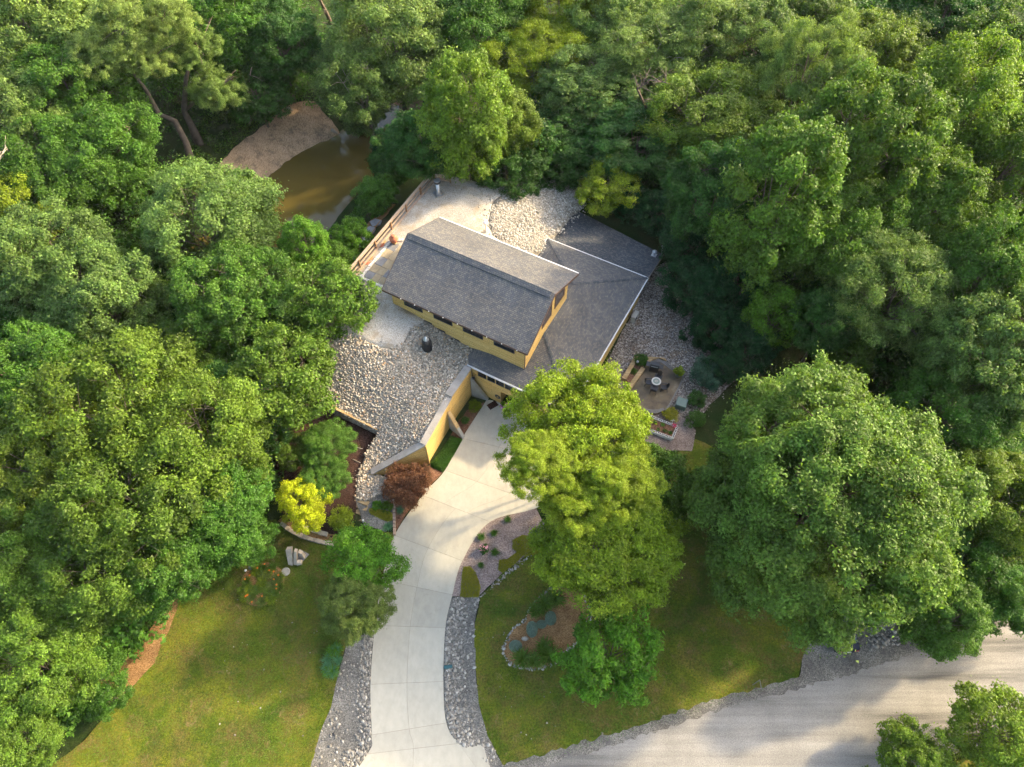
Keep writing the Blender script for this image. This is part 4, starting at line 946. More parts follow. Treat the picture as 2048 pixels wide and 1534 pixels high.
MB().prism(pz([(1276,714),(1290,722),(1286,736),(1262,770),(1250,757)], G1 + .2), -.1, .2).build('planter_soil', M['mulch_red'], pat)

p = at(1307, 740, G1 + .09)
gr = thing('grill', 'black lidded barbecue grill on the stamped patio', 'grill', p, -.28)
MB().box(-.4, .4, -.28, .28, .12, .75).build('cabinet', M['black_plastic'], gr)
m = MB(); pr = [(-.3, .76), (-.3, .9), (-.2, 1.08), (0, 1.15), (.2, 1.1), (.3, .95), (.3, .76)]; n = len(pr)
m.v = [(-.42, y, z) for y, z in pr] + [(.42, y, z) for y, z in pr]; m.f = [tuple(range(n)), tuple(reversed(range(n, 2 * n)))] + [(i, n + i, n + (i + 1) % n, (i + 1) % n) for i in range(n)]
hood = m.build('hood', M['dark_metal'], gr); MB().tube([(-.3, -.34, .95), (.3, -.34, .95)], .02, 6).build('handle', M['steel'], hood)
for s in (-1, 1): MB().box(s * .6 - .17, s * .6 + .17, -.25, .25, .74, .78).build('side_shelf', M['dark_metal'], gr)
for sx in (-1, 1):
    for sy in (-1, 1): MB().lathe([(.02, 0), (.07, .02), (.07, .1), (.02, .12)], (sx * .34, sy * .22, 0), 8).build('caster', M['black_plastic'], gr)
p = at(1310, 771, G1 + .09)
tb_ = thing('patio_table', 'small round pale patio table with a patterned top', 'table', p)
top = MB().lathe([(.40, .66), (.43, .68), (.43, .72), (.40, .73)], n=28).build('table_top', M['ac'], tb_)
MB().lathe([(.16, .732), (.16, .737)], n=24).build('inner_ring', M['cement'], top); MB().lathe([(.30, .731), (.30, .734)], n=24).build('outer_ring', M['green_box'], top)
MB().lathe([(.05, .04), (.05, .66)], n=10).build('pedestal', M['dark_metal'], tb_); MB().lathe([(.28, 0), (.26, .04), (.05, .05)], n=18).build('foot', M['dark_metal'], tb_)
def make_chair():
    t = thing('patio_chair', '', 'chair', (0, 0, 0), 0, 'black chairs around the round patio table')
    m = MB(); m.slab([(-.25, -.25, .42), (.25, -.25, .42), (.22, .25, .38), (-.22, .25, .38)], .04); m.build('seat', M['black_plastic'], t)
    m = MB()
    for i in range(7):
        a0 = math.radians(-38 + i * 11) ; a1 = math.radians(-38 + i * 11 + 9.5)
        f = lambda a, z, rr_: (rr_ * math.sin(a) * .85, .26 - .1 + .12 * math.cos(a) + (z - .4) * .28, z)
        hh = .92 - .12 * abs(i - 3) / 3
        q = [f(a0, .38, .38), f(a1, .38, .38), f(a1, hh, .42), f(a0, hh, .42)]
        m.poly(q); m.poly([(x, y + .025, z) for x, y, z in reversed(q)])
    m.build('backrest', M['black_plastic'], t)
    for s in (-1, 1):
        m = MB(); m.slab([(s * .28 - .04, -.26, .62), (s * .28 + .04, -.26, .62), (s * .28 + .04, .26, .6), (s * .28 - .04, .26, .6)], .035); m.build('armrest', M['black_plastic'], t)
        MB().tube([(s * .27, -.24, .6), (s * .29, -.28, 0)], .022, 6).build('leg', M['black_plastic'], t)
        MB().tube([(s * .25, .24, .6), (s * .27, .34, 0)], .022, 6).build('leg', M['black_plastic'], t)
    return t
def copy_tree(o, parent=None):
    c = o.copy(); COL.objects.link(c); c.parent = parent
    for ch in [x for x in bpy.data.objects if x.parent == o]: copy_tree(ch, c)
    return c
def kids(o): return [x for x in bpy.data.objects if x.parent is o]
chair0 = make_chair(); tc = tb_.location
cl = ['black patio chair on the grill side of the round table', 'black patio chair on the planter beam side of the round table', 'black patio chair on the side of the round table towards the driveway', 'black patio chair pulled out on the gravel yard side of the round table']
for i, (dx, dy, l) in enumerate(((.30, .62, cl[0]), (-.62, .1, cl[1]), (-.22, -.62, cl[2]), (.68, -.42, cl[3]))):
    o = chair0 if i == 0 else copy_tree(chair0); o['label'] = l
    o.location = (tc.x + dx, tc.y + dy, tc.z); o.rotation_euler = (0, 0, math.atan2(dy, dx) - math.pi / 2 + (.5 if i == 3 else 0))
p = at(1355, 752, G1 + .09)
pt = thing('potted_plant', 'bright leafy plant in a grey pot on the patio corner', 'potted plant', p)
MB().lathe([(.2, 0), (.28, .35), (.3, .4), (.25, .41), (.24, .34), (.02, .33)], n=18).build('pot', M['slate'], pt)
p = on_ground(1361, 812)
ub = thing('utility_box', 'grey-green utility cabinet with a sloped lid between patio and maple', 'utility box', p, -.38)
MB().box(-.46, .46, -.42, .42, 0, .55).build('cabinet', M['green_box'], ub)
m = MB(); m.v = [(-.48, -.44, .552), (.48, -.44, .552), (.48, .44, .552), (-.48, .44, .552), (-.44, -.40, .64), (.44, -.40, .64), (.44, .40, .74), (-.44, .40, .74)]
m.f = [(3, 2, 1, 0), (4, 5, 6, 7), (0, 1, 5, 4), (1, 2, 6, 5), (2, 3, 7, 6), (3, 0, 4, 7)]; m.build('lid', M['green_box'], ub)
p = at(1274, 727, G1 + .5); o = thing('garden_globe', 'small blue-white glass globe on a stake in the planter', 'ornament', (p.x, p.y, G1 + .2))
MB().tube([(0, 0, -.1), (0, 0, .5)], .015, 6).build('stake', M['dark_metal'], o); MB().lathe([(.01, .46), (.1, .5), (.13, .59), (.1, .68), (.01, .72)], n=14).build('globe', M['steel'], o, True)

# raised bed of hollow concrete blocks
rbed = thing('raised_bed', 'rectangular raised bed of pale hollow concrete blocks with red soil', 'raised bed', at(1320, 855, .9)); ro = rbed.location.copy(); ro.z = .6; rbed.location.z = .6
def block_mesh(L, w, h):
    m = MB(); x0, x1, y0, y1 = -L/2, L/2, -w/2, w/2
    c = [(-L/2 + L * .10, -L * .05), (L * .05, L/2 - L * .10)]; b = w * .22
    m.poly([(x0,y0,h),(x1,y0,h),(x1,y0+b,h),(x0,y0+b,h)]); m.poly([(x0,y1-b,h),(x1,y1-b,h),(x1,y1,h),(x0,y1,h)])
    for a, d in ((x0, c[0][0]), (c[0][1], c[1][0]), (c[1][1], x1)): m.poly([(a,y0+b,h),(d,y0+b,h),(d,y1-b,h),(a,y1-b,h)])
    m.poly([(x0,y0,0),(x1,y0,0),(x1,y0,h),(x0,y0,h)]); m.poly([(x1,y0,0),(x1,y1,0),(x1,y1,h),(x1,y0,h)]); m.poly([(x1,y1,0),(x0,y1,0),(x0,y1,h),(x1,y1,h)]); m.poly([(x0,y1,0),(x0,y0,0),(x0,y0,h),(x0,y1,h)])
    k0 = len(m.f)
    for a, d in c:
        z = h * .1
        m.poly([(a,y0+b,h),(a,y0+b,z),(d,y0+b,z),(d,y0+b,h)][::-1]); m.poly([(d,y1-b,h),(d,y1-b,z),(a,y1-b,z),(a,y1-b,h)][::-1]); m.poly([(a,y1-b,h),(a,y1-b,z),(a,y0+b,z),(a,y0+b,h)][::-1]); m.poly([(d,y0+b,h),(d,y0+b,z),(d,y1-b,z),(d,y1-b,h)][::-1]); m.poly([(a,y0+b,z),(d,y0+b,z),(d,y1-b,z),(a,y1-b,z)])
    me = m.mesh('concrete_block', M['block']); me.materials.append(M['block_core'])
    for i, p in enumerate(me.polygons):
        if i >= k0: p.material_index = 1
    return me
cs = [at(1288, 827, 1.0), at(1355, 853, 1.0), at(1345, 876, 1.0), at(1278, 851, 1.0)]
bme = block_mesh(.385, .2, .4)
for a, b, n in ((cs[0], cs[1], 9), (cs[1], cs[2], 4), (cs[2], cs[3], 9), (cs[3], cs[0], 4)):
    d = (b - a); L_ = d.length / n
    for i in range(n):
        w = a + d * ((i + .5) / n); o = link('concrete_block', bme, rbed, (w.x - ro.x, w.y - ro.y, 0), math.atan2(d.y, d.x)); o.scale = (L_ / .395, 1, 1)
MB().prism([(q.x - ro.x, q.y - ro.y) for q in cs], 0, .3).build('soil', M['mulch_red'], rbed)
mk = at(1344, 846, 1.0); o = thing('plant_marker', 'thin white cross-shaped marker on the block bed rim', 'marker', (mk.x, mk.y, .9)); MB().tube([(0, 0, -.2), (0, 0, .7)], .02, 6).build('stake', M['white'], o); MB().tube([(-.2, 0, .5), (.2, .05, .5)], .018, 6).build('crossbar', M['white'], o)

# ------------------------------------------------------------------ front garden things
# timber steps
st = thing('wooden_steps', 'flight of tan timber steps beside the dark mulch bed', 'steps', at(728, 1025, 0.1)); s0 = st.location.copy()
for i, (py, z) in enumerate(((1036, .18), (1025, .34), (1014, .50), (1003, .66))):
    a, b = at(705 + i * 2.0, py - 6, z), at(729 + i * 2.5, py + 4, z); d = (b - a).normalized(); n_ = Vector((-d.y, d.x, 0)) * .2
    MB().prism([(q.x - s0.x, q.y - s0.y) for q in (a - n_, b - n_, b + n_, a + n_)], z - .3 - s0.z, z - s0.z).build('tread', M['timber'], st, uv=True)
q = at(727, 1043, .3); MB().box(-.06, .06, -.06, .06, -.3, .5).build('newel_post', M['trim'], st, loc=(q.x - s0.x, q.y - s0.y, 0))
# upright timber edging
te = thing('timber_edging', 'row of upright grey timber blocks beside the driveway mulch', 'edging', at(788, 1030, 0)); t0 = te.location.copy()
for i in range(10):
    q = at(787.5 + .1 * i, 1000 + 7.2 * i, .35); MB().box(-.1, .1, -.13, .13, 0, .42 - .02 * i + .03 * (i % 2)).build('block', M['fence_wood'], te, loc=(q.x - t0.x, q.y - t0.y, 0))
# stone edging of the mulch path, stones told apart
rr = random.Random(21)
ed = thing('stone_edging', 'curved low edging of flat tan stones below the yellow tree', 'edging', at(640, 1060, .1)); eo = ed.location.copy()
line = spline([at(q[0], q[1], .15) for q in ((562, 1046), (585, 1063), (612, 1075), (640, 1083), (668, 1088))], 4); line2 = spline([at(q[0], q[1], .3) for q in ((606, 1052), (630, 1062), (655, 1069))], 4)
for ln in (line, line2):
    for a, b in zip(ln, ln[1:]):
        d = (b - a).normalized(); n_ = Vector((-d.y, d.x, 0)) * rr.uniform(.13, .18); c = a.lerp(b, .04); e = a.lerp(b, .96)
        MB().prism([(q.x - eo.x, q.y - eo.y) for q in (c - n_, e - n_, e + n_ * rr.uniform(.8, 1.1), c + n_)], -.15, .16 + rr.uniform(-.03, .03) + (a.z - .15)).build('stone', M['sandstone'], ed)
# sculpture
p = at(598, 1117, 0)
sc_ = thing('stone_sculpture', 'tall pale standing stone sculpture on a diamond slab base in the lawn', 'sculpture', p, 0)
cr = [at(q[0], q[1], .15) - p for q in ((618, 1108), (599, 1128), (581, 1118), (600, 1098))]
MB().prism([(q.x, q.y) for q in cr], -.05, .14).build('base_slab', M['greyflag'], sc_)
def monolith(b, t, name):
    n = len(b); m = MB(); m.v = [tuple(x) for x in b] + [tuple(x) for x in t]
    m.f = [tuple(reversed(range(n))), tuple(range(n, 2 * n))] + [(i, (i + 1) % n, n + (i + 1) % n, n + i) for i in range(n)]
    return m.build(name, M['sandstone'], sc_)
monolith([(-.72, -.55, .14), (-.36, -.62, .14), (-.32, -.25, .14), (-.7, -.2, .14)], [(-.68, .12, 1.55), (-.22, .2, 1.7), (-.16, .42, 1.62), (-.6, .42, 1.5)], 'tall_stone')
monolith([(-.30, -.55, .14), (-.06, -.58, .14), (-.02, -.2, .14), (-.26, -.18, .14)], [(-.06, .08, 1.42), (.16, .05, 1.4), (.2, .3, 1.35), (-.02, .33, 1.4)], 'narrow_stone')
monolith([(.08, .0, .14), (.5, -.08, .14), (.55, .3, .14), (.12, .42, .14)], [(.16, .12, 1.0), (.42, .06, .85), (.46, .3, .8), (.2, .4, 1.0)], 'low_stone')
monolith([(-.02, -.62, .14), (.36, -.55, .14), (.38, -.22, .14), (.02, -.25, .14)], [(.0, -.55, .45), (.32, -.5, .4), (.34, -.25, .45), (.04, -.28, .5)], 'foot_stone')
p = at(572, 1144, 0)
o = thing('round_stone', 'round grey millstone disc lying flat in the lawn', 'millstone', p)
MB().lathe([(.33, 0), (.34, .1), (.31, .13), (.24, .14), (.22, .12)], n=28).build('rim', M['cement'], o); MB().lathe([(.219, .02), (.219, .115)], n=28).build('centre', M['greyflag'], o)
p = at(505, 1134, 0); o = MB().lathe([(.28, .02), (.30, .05), (.26, .07)], n=14).build('stepping_stone', M['greyflag'], None, loc=p); tag(o, 'dark flat stepping stone at the top of the lily bed', 'stepping stone')
# drain pipe, path lights, sign
p = at(897, 1334, .12); o = thing('drain_pipe', 'teal plastic drain pipe end lying on the stones right of the driveway', 'pipe', (p.x, p.y, .02), .05)
MB().tube([(-.32, 0, .14), (-.1, 0, .14), (.28, .02, .16)], [.13, .14, .13], 12).build('pipe', M['teal'], o); MB().tube([(-.25, -.12, .05), (-.1, -.25, .05), (-.02, -.5, .04), (-.02, -.7, .04)], .03, 6).build('hose', M['white'], o)
p = at(671, 1470, 0); o = thing('path_light', 'thin black path light in the stones left of the driveway', 'path light', p)
MB().tube([(0, 0, 0), (0, 0, .55)], .04, 8).build('post', M['black_plastic'], o); MB().lathe([(.04, .5), (.11, .55), (.09, .6), (.02, .64)], n=12).build('cap', M['black_plastic'], o)
p = at(1505, 1370, 0); o = thing('yard_sign', 'thin grey metal yard sign stake on the lawn near the road', 'sign', p)
MB().tube([(0, 0, 0), (.15, .1, 1.35)], .03, 6).build('stake', M['slate'], o); MB().tube([(.15, .1, 1.35), (.42, -.35, .55)], .03, 6).build('brace', M['slate'], o)
p = at(1138, 1168, 0); o = thing('garden_lamp', 'small teal garden spike lamp at the tip of the island bed', 'lamp', p); MB().tube([(0, 0, 0), (0, 0, .3)], .03, 6).build('spike', M['teal'], o); MB().lathe([(.05, .28), (.16, .32), (.14, .42), (.03, .46)], n=12).build('head', M['teal'], o)
# hanging-basket style planter by the entrance
p = W(12.7, 5.95, 0.05); pl = thing('flower_pot', 'purple petunias and a lime plant in a pot by the entrance', 'potted plant', p)
MB().lathe([(.2, 0), (.27, .3), (.3, .36), (.26, .37), (.02, .34)], n=16).build('pot', M['white_stone'], pl)
dm = MB().box(-.45, .45, -.3, .3, 0, .02).build('door_mat', M['mulch_dark'], None, loc=W(11.75, 6.2, .052), rz=HYAW + 1.1); tag(dm, 'brown doormat on the concrete by the entrance wall', 'doormat')
# car under the maple
p = at(1686, 1306, 0); car = thing('parked_car', 'dark blue car mostly hidden under the big maple by the road', 'car', (p.x, p.y + 2.2, 0), .05)
def loft(secs, name, mat, parent, smooth=False):
    n = len(secs[0]); m = MB()
    for s in secs: m.v += list(s)
    for i in range(len(secs) - 1):
        for k_ in range(n): a, b = i * n + k_, i * n + (k_ + 1) % n; m.f.append((a, b, b + n, a + n))
    m.f.append(tuple(reversed(range(n)))); m.f.append(tuple((len(secs) - 1) * n + k_ for k_ in range(n)))
    return m.build(name, mat, parent, smooth)
def sec(y, w, z0, z1, r=.12): return [(-w + r, y, z0), (w - r, y, z0), (w, y, z0 + r), (w, y, z1 - r), (w - r, y, z1), (-w + r, y, z1), (-w, y, z1 - r), (-w, y, z0 + r)]
bd_ = loft([sec(-2.25, .78, .32, .75), sec(-2.15, .88, .25, .95), sec(-1.2, .91, .22, 1.0), sec(.9, .91, .22, .98), sec(2.0, .88, .24, .85), sec(2.25, .76, .3, .68)], 'body', M['car_paint'], car)
loft([sec(-1.75, .74, .9, 1.05, .03), sec(-1.2, .72, .9, 1.42, .08), sec(.0, .72, .9, 1.46, .08), sec(1.1, .76, .9, 1.02, .03)], 'cabin', M['glass'], car)
loft([sec(-1.25, .66, 1.38, 1.46, .03), sec(.0, .66, 1.42, 1.5, .03)], 'roof', M['car_paint'], car)
MB().box(-.26, .26, -2.285, -2.262, .45, .57).build('number_plate', M['white'], bd_)
for s in (-1, 1):
    MB().box(s * .62 - .14, s * .62 + .14, -2.275, -2.2, .62, .76).build('tail_light', M['red'], bd_)
    for y_ in (-1.35, 1.4):
        m = MB(); m.tube([(s * .76, y_, .32), (s * .93, y_, .32)], .32, 16); wh = m.build('wheel', M['tyre'], car); m = MB(); m.tube([(s * .9, y_, .32), (s * .945, y_, .32)], .19, 12); m.build('rim', M['steel'], wh)
# logs on the bank, loose branches
def log(pts, r0, label, cat='log'):
    m = MB(); m.tube(pts, [r0 * (1 - .5 * i / (len(pts) - 1)) for i in range(len(pts))], 8); c = Vector(pts[0]); m.v = [tuple(Vector(v_) - c) for v_ in m.v]
    o = m.build('log', M['bark_pale'], None, True, loc=c); return tag(o, label, cat)
log([on_ground(664, 262) + Vector((0, 0, .2)), on_ground(676, 270) + Vector((0, 0, .25))], .22, 'pale driftwood log lying at the water edge of the sandy bank')
log([on_ground(574, 216) + Vector((0, 0, .15)), on_ground(588, 224) + Vector((0, 0, .2))], .14, 'grey branch lying at the top of the sandy bank')
for i, (a, b, l) in enumerate((((704, 894), (726, 899), 'thin pale stick edging the dark mulch, topmost one by the rocks'), ((706, 920), (722, 927), 'thin pale stick edging the dark mulch, middle one by the rocks'), ((690, 957), (708, 957), 'thin pale stick edging the dark mulch, lowest one by the rocks'), ((612, 838), (626, 822), 'thin stick lying on the mulch at the end of the timber wall'))):
    pa, pb = on_ground(*a) + Vector((0, 0, .12)), on_ground(*b) + Vector((0, 0, .12)); o = log([pa, pb], .05, l, 'stick'); o['group'] = 'sticks in the mulch bed'
p = on_ground(1123, 350); m = MB(); m.lathe([(.5, 0), (.62, .2), (.5, .45), (.2, .55)], n=9); m.v = [(x * 1.3 + .08 * math.sin(y * 9), y * .8, z) for x, y, z in m.v]; o = m.build('boulder', M['greyflag'], None, loc=p); tag(o, 'large grey boulder at the wood edge behind the rock field', 'boulder')
p = at(1050, 1278, 0); m = MB(); m.lathe([(.16, 0), (.2, .1), (.12, .24), (.04, .28)], n=8); m.v = [(x * 1.4, y * .9, z) for x, y, z in m.v]; o = m.build('boulder', M['sandstone'], None, loc=p); tag(o, 'small grey rock among the blue junipers of the island bed', 'rock')
p = at(850, 975, .02); m = MB(); m.lathe([(.2, 0), (.5, .1), (.35, .28), (.1, .34)], n=9); m.v = [(x * 1.2, y * .8 + .05 * math.sin(x * 8), z) for x, y, z in m.v]; o = m.build('boulder', M['sandstone'], None, loc=p); tag(o, 'flat tan rock in the mulch right of the barberry', 'rock')
# stone ring of the island bed: small stones in a row
ring_pts = []
rr2 = random.Random(5)
full = isl_w[:]
for (x0, y0), (x1, y1) in zip(full, full[1:]):
    L_ = math.hypot(x1 - x0, y1 - y0); k_ = max(1, int(L_ / .11))
    for i in range(k_):
        for _ in range(2): ring_pts.append((x0 + (x1 - x0) * (i + rr2.random()) / k_ + rr2.uniform(-.09, .09), y0 + (y1 - y0) * (i + rr2.random()) / k_ + rr2.uniform(-.09, .09)))
stones('ring_stones', None, 0, .10, .24, flat(.04), M['stones_grey'], 'ring of small pale stones round the island bed', 31, XY=ring_pts)
rr = random.Random(8)
sp_pts = [(p[0], p[1]) for p in [at2(rr.uniform(980, 1300), rr.uniform(1200, 1480)) for _ in range(26)]] + [at2(rr.uniform(420, 700), rr.uniform(1150, 1480)) for _ in range(40)]
stones('lawn_pebbles', None, 0, .05, .16, flat(.02), M['stones_grey'], 'a few pale pebbles lying in the lawns', 32, XY=sp_pts)
# ------------------------------------------------------------------ vegetation
def unit(a): return a / np.maximum(np.linalg.norm(a, axis=-1, keepdims=True), 1e-9)
def leaf_quads(r, pos, nrm, size, ratio=.55, droop=.25):
    """pointed four-cornered leaves: pos (n,3), nrm (n,3), size (n,)"""
    n = len(pos); t = unit(np.cross(nrm, unit(r.normal(size=(n, 3))))); t[:, 2] -= droop * r.rand(n); t = unit(t)
    s = unit(np.cross(nrm, t)); L = size[:, None]; w = L * ratio * .5
    bend = -nrm * L * r.uniform(.0, .22, (n, 1))
    return np.stack([pos - t * L * .5 + bend, pos + s * w - t * L * .05, pos + t * L * .5 + bend, pos - s * w - t * L * .05], 1)
def crown_points(seed, R, c, nlobes, nclump, n, clump=.15, low=-.35, lobe_r=.42, top=1.0, leafbias=.35, cone=0.0, inner=.45):
    r = np.random.RandomState(seed)
    lob = [(np.array([0, 0, .12 * c]), .52)]
    ga = math.pi * (3 - 5 ** .5); off = r.uniform(0, 6.28)
    for i in range(nlobes):
        zz = low + (top - low) * (i + .5) / nlobes + r.uniform(-.08, .08); zz = min(max(zz, -.95), .97)
        rad = math.sqrt(max(0, 1 - zz * zz)) * (1 - cone * (zz + 1) * .5)
        a = ga * i + off + r.uniform(-.35, .35); k = r.uniform(.46, .80) if cone == 0 else r.uniform(.5, .66)
        lob.append((np.array([rad * math.cos(a) * k, rad * math.sin(a) * k, zz * k]), lobe_r * r.uniform(.62, 1.22)))
    LC = np.array([l[0] for l in lob]); LR = np.array([l[1] for l in lob]); LC[0] = 0
    cc, cr_, cd = [], [], []
    for i in range(len(lob)):
        d = unit(r.normal(size=(nclump, 3))); p = LC[i] + d * LR[i] * r.uniform(.82, 1.08, (nclump, 1))
        dist = np.linalg.norm(p[:, None] - LC[None], axis=2) / LR[None]; dist[:, i] = 9
        keep = (dist.min(1) > .78) & (p[:, 2] > low - .25)
        cc.append(p[keep]); cr_.append(clump * r.uniform(.7, 1.3, keep.sum())); cd.append(d[keep])
    cc = np.concatenate(cc); cr_ = np.concatenate(cr_); cd = np.concatenate(cd)
    w = cr_ ** 2; idx = r.choice(len(cc), n, p=w / w.sum())
    d = unit(r.normal(size=(n, 3)) + cd[idx] * .5 + np.array([0, 0, leafbias]))
    rad = cr_[idx] * (inner + (1.1 - inner) * r.rand(n)) * np.where(r.rand(n) < .14, r.uniform(1.1, 1.7, n), 1)
    ax = r.uniform(.62, 1.45, (len(cc), 3)); ax[:, 2] *= .75                      # every clump its own shape
    ten = r.uniform(-.35, .55, len(cc))[:, None] * cd * cr_[:, None]               # some reach out, some hang back
    pos = cc[idx] + ten[idx] + d * rad[:, None] * ax[idx]
    nrm = unit(d * .7 + np.array([0, 0, .5]) + r.normal(size=(n, 3)) * .5)
    ct = r.uniform(.78, 1.25, len(cc)); tint = ct[idx] * r.uniform(.62, 1.42, n)
    sc = np.array([R, R, c])
    return r, pos * sc, nrm, tint, LC * sc, LR * R
def leaf_tris(r, pos, nrm, size, ratio=.55, droop=.25):
    n = len(pos); t = unit(np.cross(nrm, unit(r.normal(size=(n, 3))))); t[:, 2] -= droop * r.rand(n); t = unit(t)
    s = unit(np.cross(nrm, t)); L = size[:, None]; w = L * ratio * .55
    return np.stack([pos - t * L * .42 + s * w, pos + t * L * .58 - nrm * L * r.uniform(0, .2, (n, 1)), pos - t * L * .42 - s * w], 1)
CROWNS = {}
def make_variant(key, seed, R, c, hc, nlobes, nclump, n, leaf, trunk_r, ratio=.55, clump=.15, bark='bark', stems=1, droop=.25, **kw):
    r, pos, nrm, tint, LC, LR = crown_points(seed, R, c, nlobes, nclump, n, clump, **kw)
    pos[:, 2] += hc
    q = leaf_tris(r, pos, nrm, leaf * r.uniform(.6, 1.35, n), ratio, droop)
    cm = quads_mesh('crown', q, M['leaf'], tint)
    t = MB(); rr_ = random.Random(seed)
    for s in range(stems):
        a0 = rr_.uniform(0, 6.28); sp_ = .0 if stems == 1 else .25
        base = Vector((math.cos(a0 + s * 2.1) * sp_ * R * .12, math.sin(a0 + s * 2.1) * sp_ * R * .12, -.4))
        top = Vector((math.cos(a0 + s * 2.1) * sp_ * R, math.sin(a0 + s * 2.1) * sp_ * R, hc + c * .25))
        k_ = 6; pts = [base.lerp(top, i / k_) + Vector((rr_.uniform(-1, 1), rr_.uniform(-1, 1), 0)) * R * .03 * (0 if i in (0,) else 1) for i in range(k_ + 1)]
        t.tube(pts, [trunk_r / stems ** .5 * (1.25 if i == 0 else 1 - .8 * i / k_) for i in range(k_ + 1)], 9)
        for i in range(1, len(LC)):
            if stems > 1 and i % stems != s: continue
            tgt = Vector(LC[i]) + Vector((0, 0, hc)); f = rr_.uniform(.45, .8); st_ = pts[int(f * k_)]
            mid = st_.lerp(tgt, .5) + Vector((0, 0, -.05 * R + rr_.uniform(-.05, .05) * R))
            b_r = trunk_r * .42 / stems ** .5
            t.tube([st_, mid, tgt], [b_r, b_r * .6, b_r * .28], 6)
            for _ in range(4):
                e = tgt + Vector((rr_.uniform(-1, 1), rr_.uniform(-1, 1), rr_.uniform(-.2, 1))).normalized() * LR[i] * rr_.uniform(.8, 1.08)
                t.tube([tgt, tgt.lerp(e, .5) + Vector((0, 0, .04 * R)), e], [b_r * .28, b_r * .18, b_r * .06], 5)
    tm = t.mesh('trunk', M[bark], True)
    CROWNS[key] = (cm, tm, R, hc, c)
BV = [(19, 30, .135, .42), (24, 34, .110, .35), (15, 26, .155, .46), (28, 30, .120, .32), (21, 26, .165, .40)]
for i, (nl, nc, cl_, lr_) in enumerate(BV): make_variant(f'broad{i}', 101 + i, 6.0, 5.2, 9.0, nl, nc, 105000, .225, .28, ratio=.6, clump=cl_, lobe_r=lr_, low=-.6)
for i in range(2): make_variant(f'open{i}', 131 + i, 6.0, 5.4, 9.4, 18, 22, 60000, .20, .24, clump=.12, lobe_r=.33, bark='bark_pale', low=-.5)
for i in range(3): make_variant(f'tall{i}', 151 + i, 4.2, 5.8, 8.2, 22, 26, 58000, .21, .2, ratio=.6, clump=.15, low=-.75, cone=.35 if i else .55, lobe_r=.36)
for i in range(2): make_variant(f'feather{i}', 171 + i, 5.2, 4.6, 8.2, 24, 24, 85000, .26, .22, ratio=.24, clump=.14, droop=.9, low=-.6)
make_variant('maple', 191, 9.6, 8.6, 10.2, 46, 50, 340000, .215, .45, ratio=.62, clump=.088, lobe_r=.29, low=-.62)
for i in range(2): make_variant(f'airy{i}', 201 + i, 6.4, 4.0, 9.6, 26, 26, 100000, .20, .2, ratio=.6, clump=.115, lobe_r=.32, stems=3, low=-.35)
for i in range(4): make_variant(f'small{i}', 221 + i, 2.6, 2.3, 3.4, 15 + 2 * i, 20, 27000, .155, .1, ratio=.62, clump=.165 + .015 * (i % 2), low=-.6)
make_variant('tuft', 241, 3.2, 2.9, 4.0, 22, 14, 15000, .30, .12, ratio=.34, clump=.14, lobe_r=.34, low=-.6)
for i in range(3): make_variant(f'shrub{i}', 251 + i, 1.2, .95, .85, 10, 14, 7000, .12, .05, clump=.24, low=-.6, stems=3)
make_variant('hedge0', 261, 2.6, 2.8, 2.6, 16, 24, 34000, .16, .12, clump=.17, low=-.8, stems=3)
make_variant('hedge1', 262, 2.6, 2.8, 2.6, 18, 24, 34000, .16, .12, clump=.15, low=-.8, stems=3)
make_variant('fine', 271, 2.0, 1.5, 1.3, 14, 22, 16000, .13, .06, clump=.17, low=-.6, stems=3)

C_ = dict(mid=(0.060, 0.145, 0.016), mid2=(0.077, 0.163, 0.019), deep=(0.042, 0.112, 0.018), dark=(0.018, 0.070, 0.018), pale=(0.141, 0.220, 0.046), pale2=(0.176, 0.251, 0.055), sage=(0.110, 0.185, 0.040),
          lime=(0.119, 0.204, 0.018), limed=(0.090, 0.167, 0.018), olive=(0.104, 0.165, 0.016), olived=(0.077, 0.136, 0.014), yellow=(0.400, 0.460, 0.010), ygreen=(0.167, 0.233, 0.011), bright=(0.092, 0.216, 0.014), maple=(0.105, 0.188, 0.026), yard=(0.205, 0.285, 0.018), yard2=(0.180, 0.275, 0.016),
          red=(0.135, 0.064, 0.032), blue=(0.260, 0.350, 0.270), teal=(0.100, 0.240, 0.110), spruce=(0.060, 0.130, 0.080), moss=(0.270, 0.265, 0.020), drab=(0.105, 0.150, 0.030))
def place_tree(name, label, px, py, rpx, var, col, group=None, cat='tree', zs=1.0, rz=None, trunk_mesh=None, flatg=None):
    cm, tm, R, hc, c = CROWNS[var]; p = at(px, py, 6)
    for _ in range(8):
        s = rpx * depth_at(p) / FPX / R; g = (GZ(p) if flatg is None else flatg); p = at(px, py, g + hc * s * zs)
    rng_ = random.Random(int(px * 31 + py * 17))
    o = thing(name, label, cat, (p.x, p.y, g), rng_.uniform(0, 6.28) if rz is None else rz, group); o.scale = (s, s, s * zs)
    link('trunk', tm, o); k_ = link('crown', cm, o)
    j = rng_.uniform(.9, 1.1); cc = C_[col]; k_.color = (cc[0] * j * rng_.uniform(.95, 1.05), cc[1] * j, cc[2] * j, 1)
    return o
GW = 'trees of the surrounding woods'
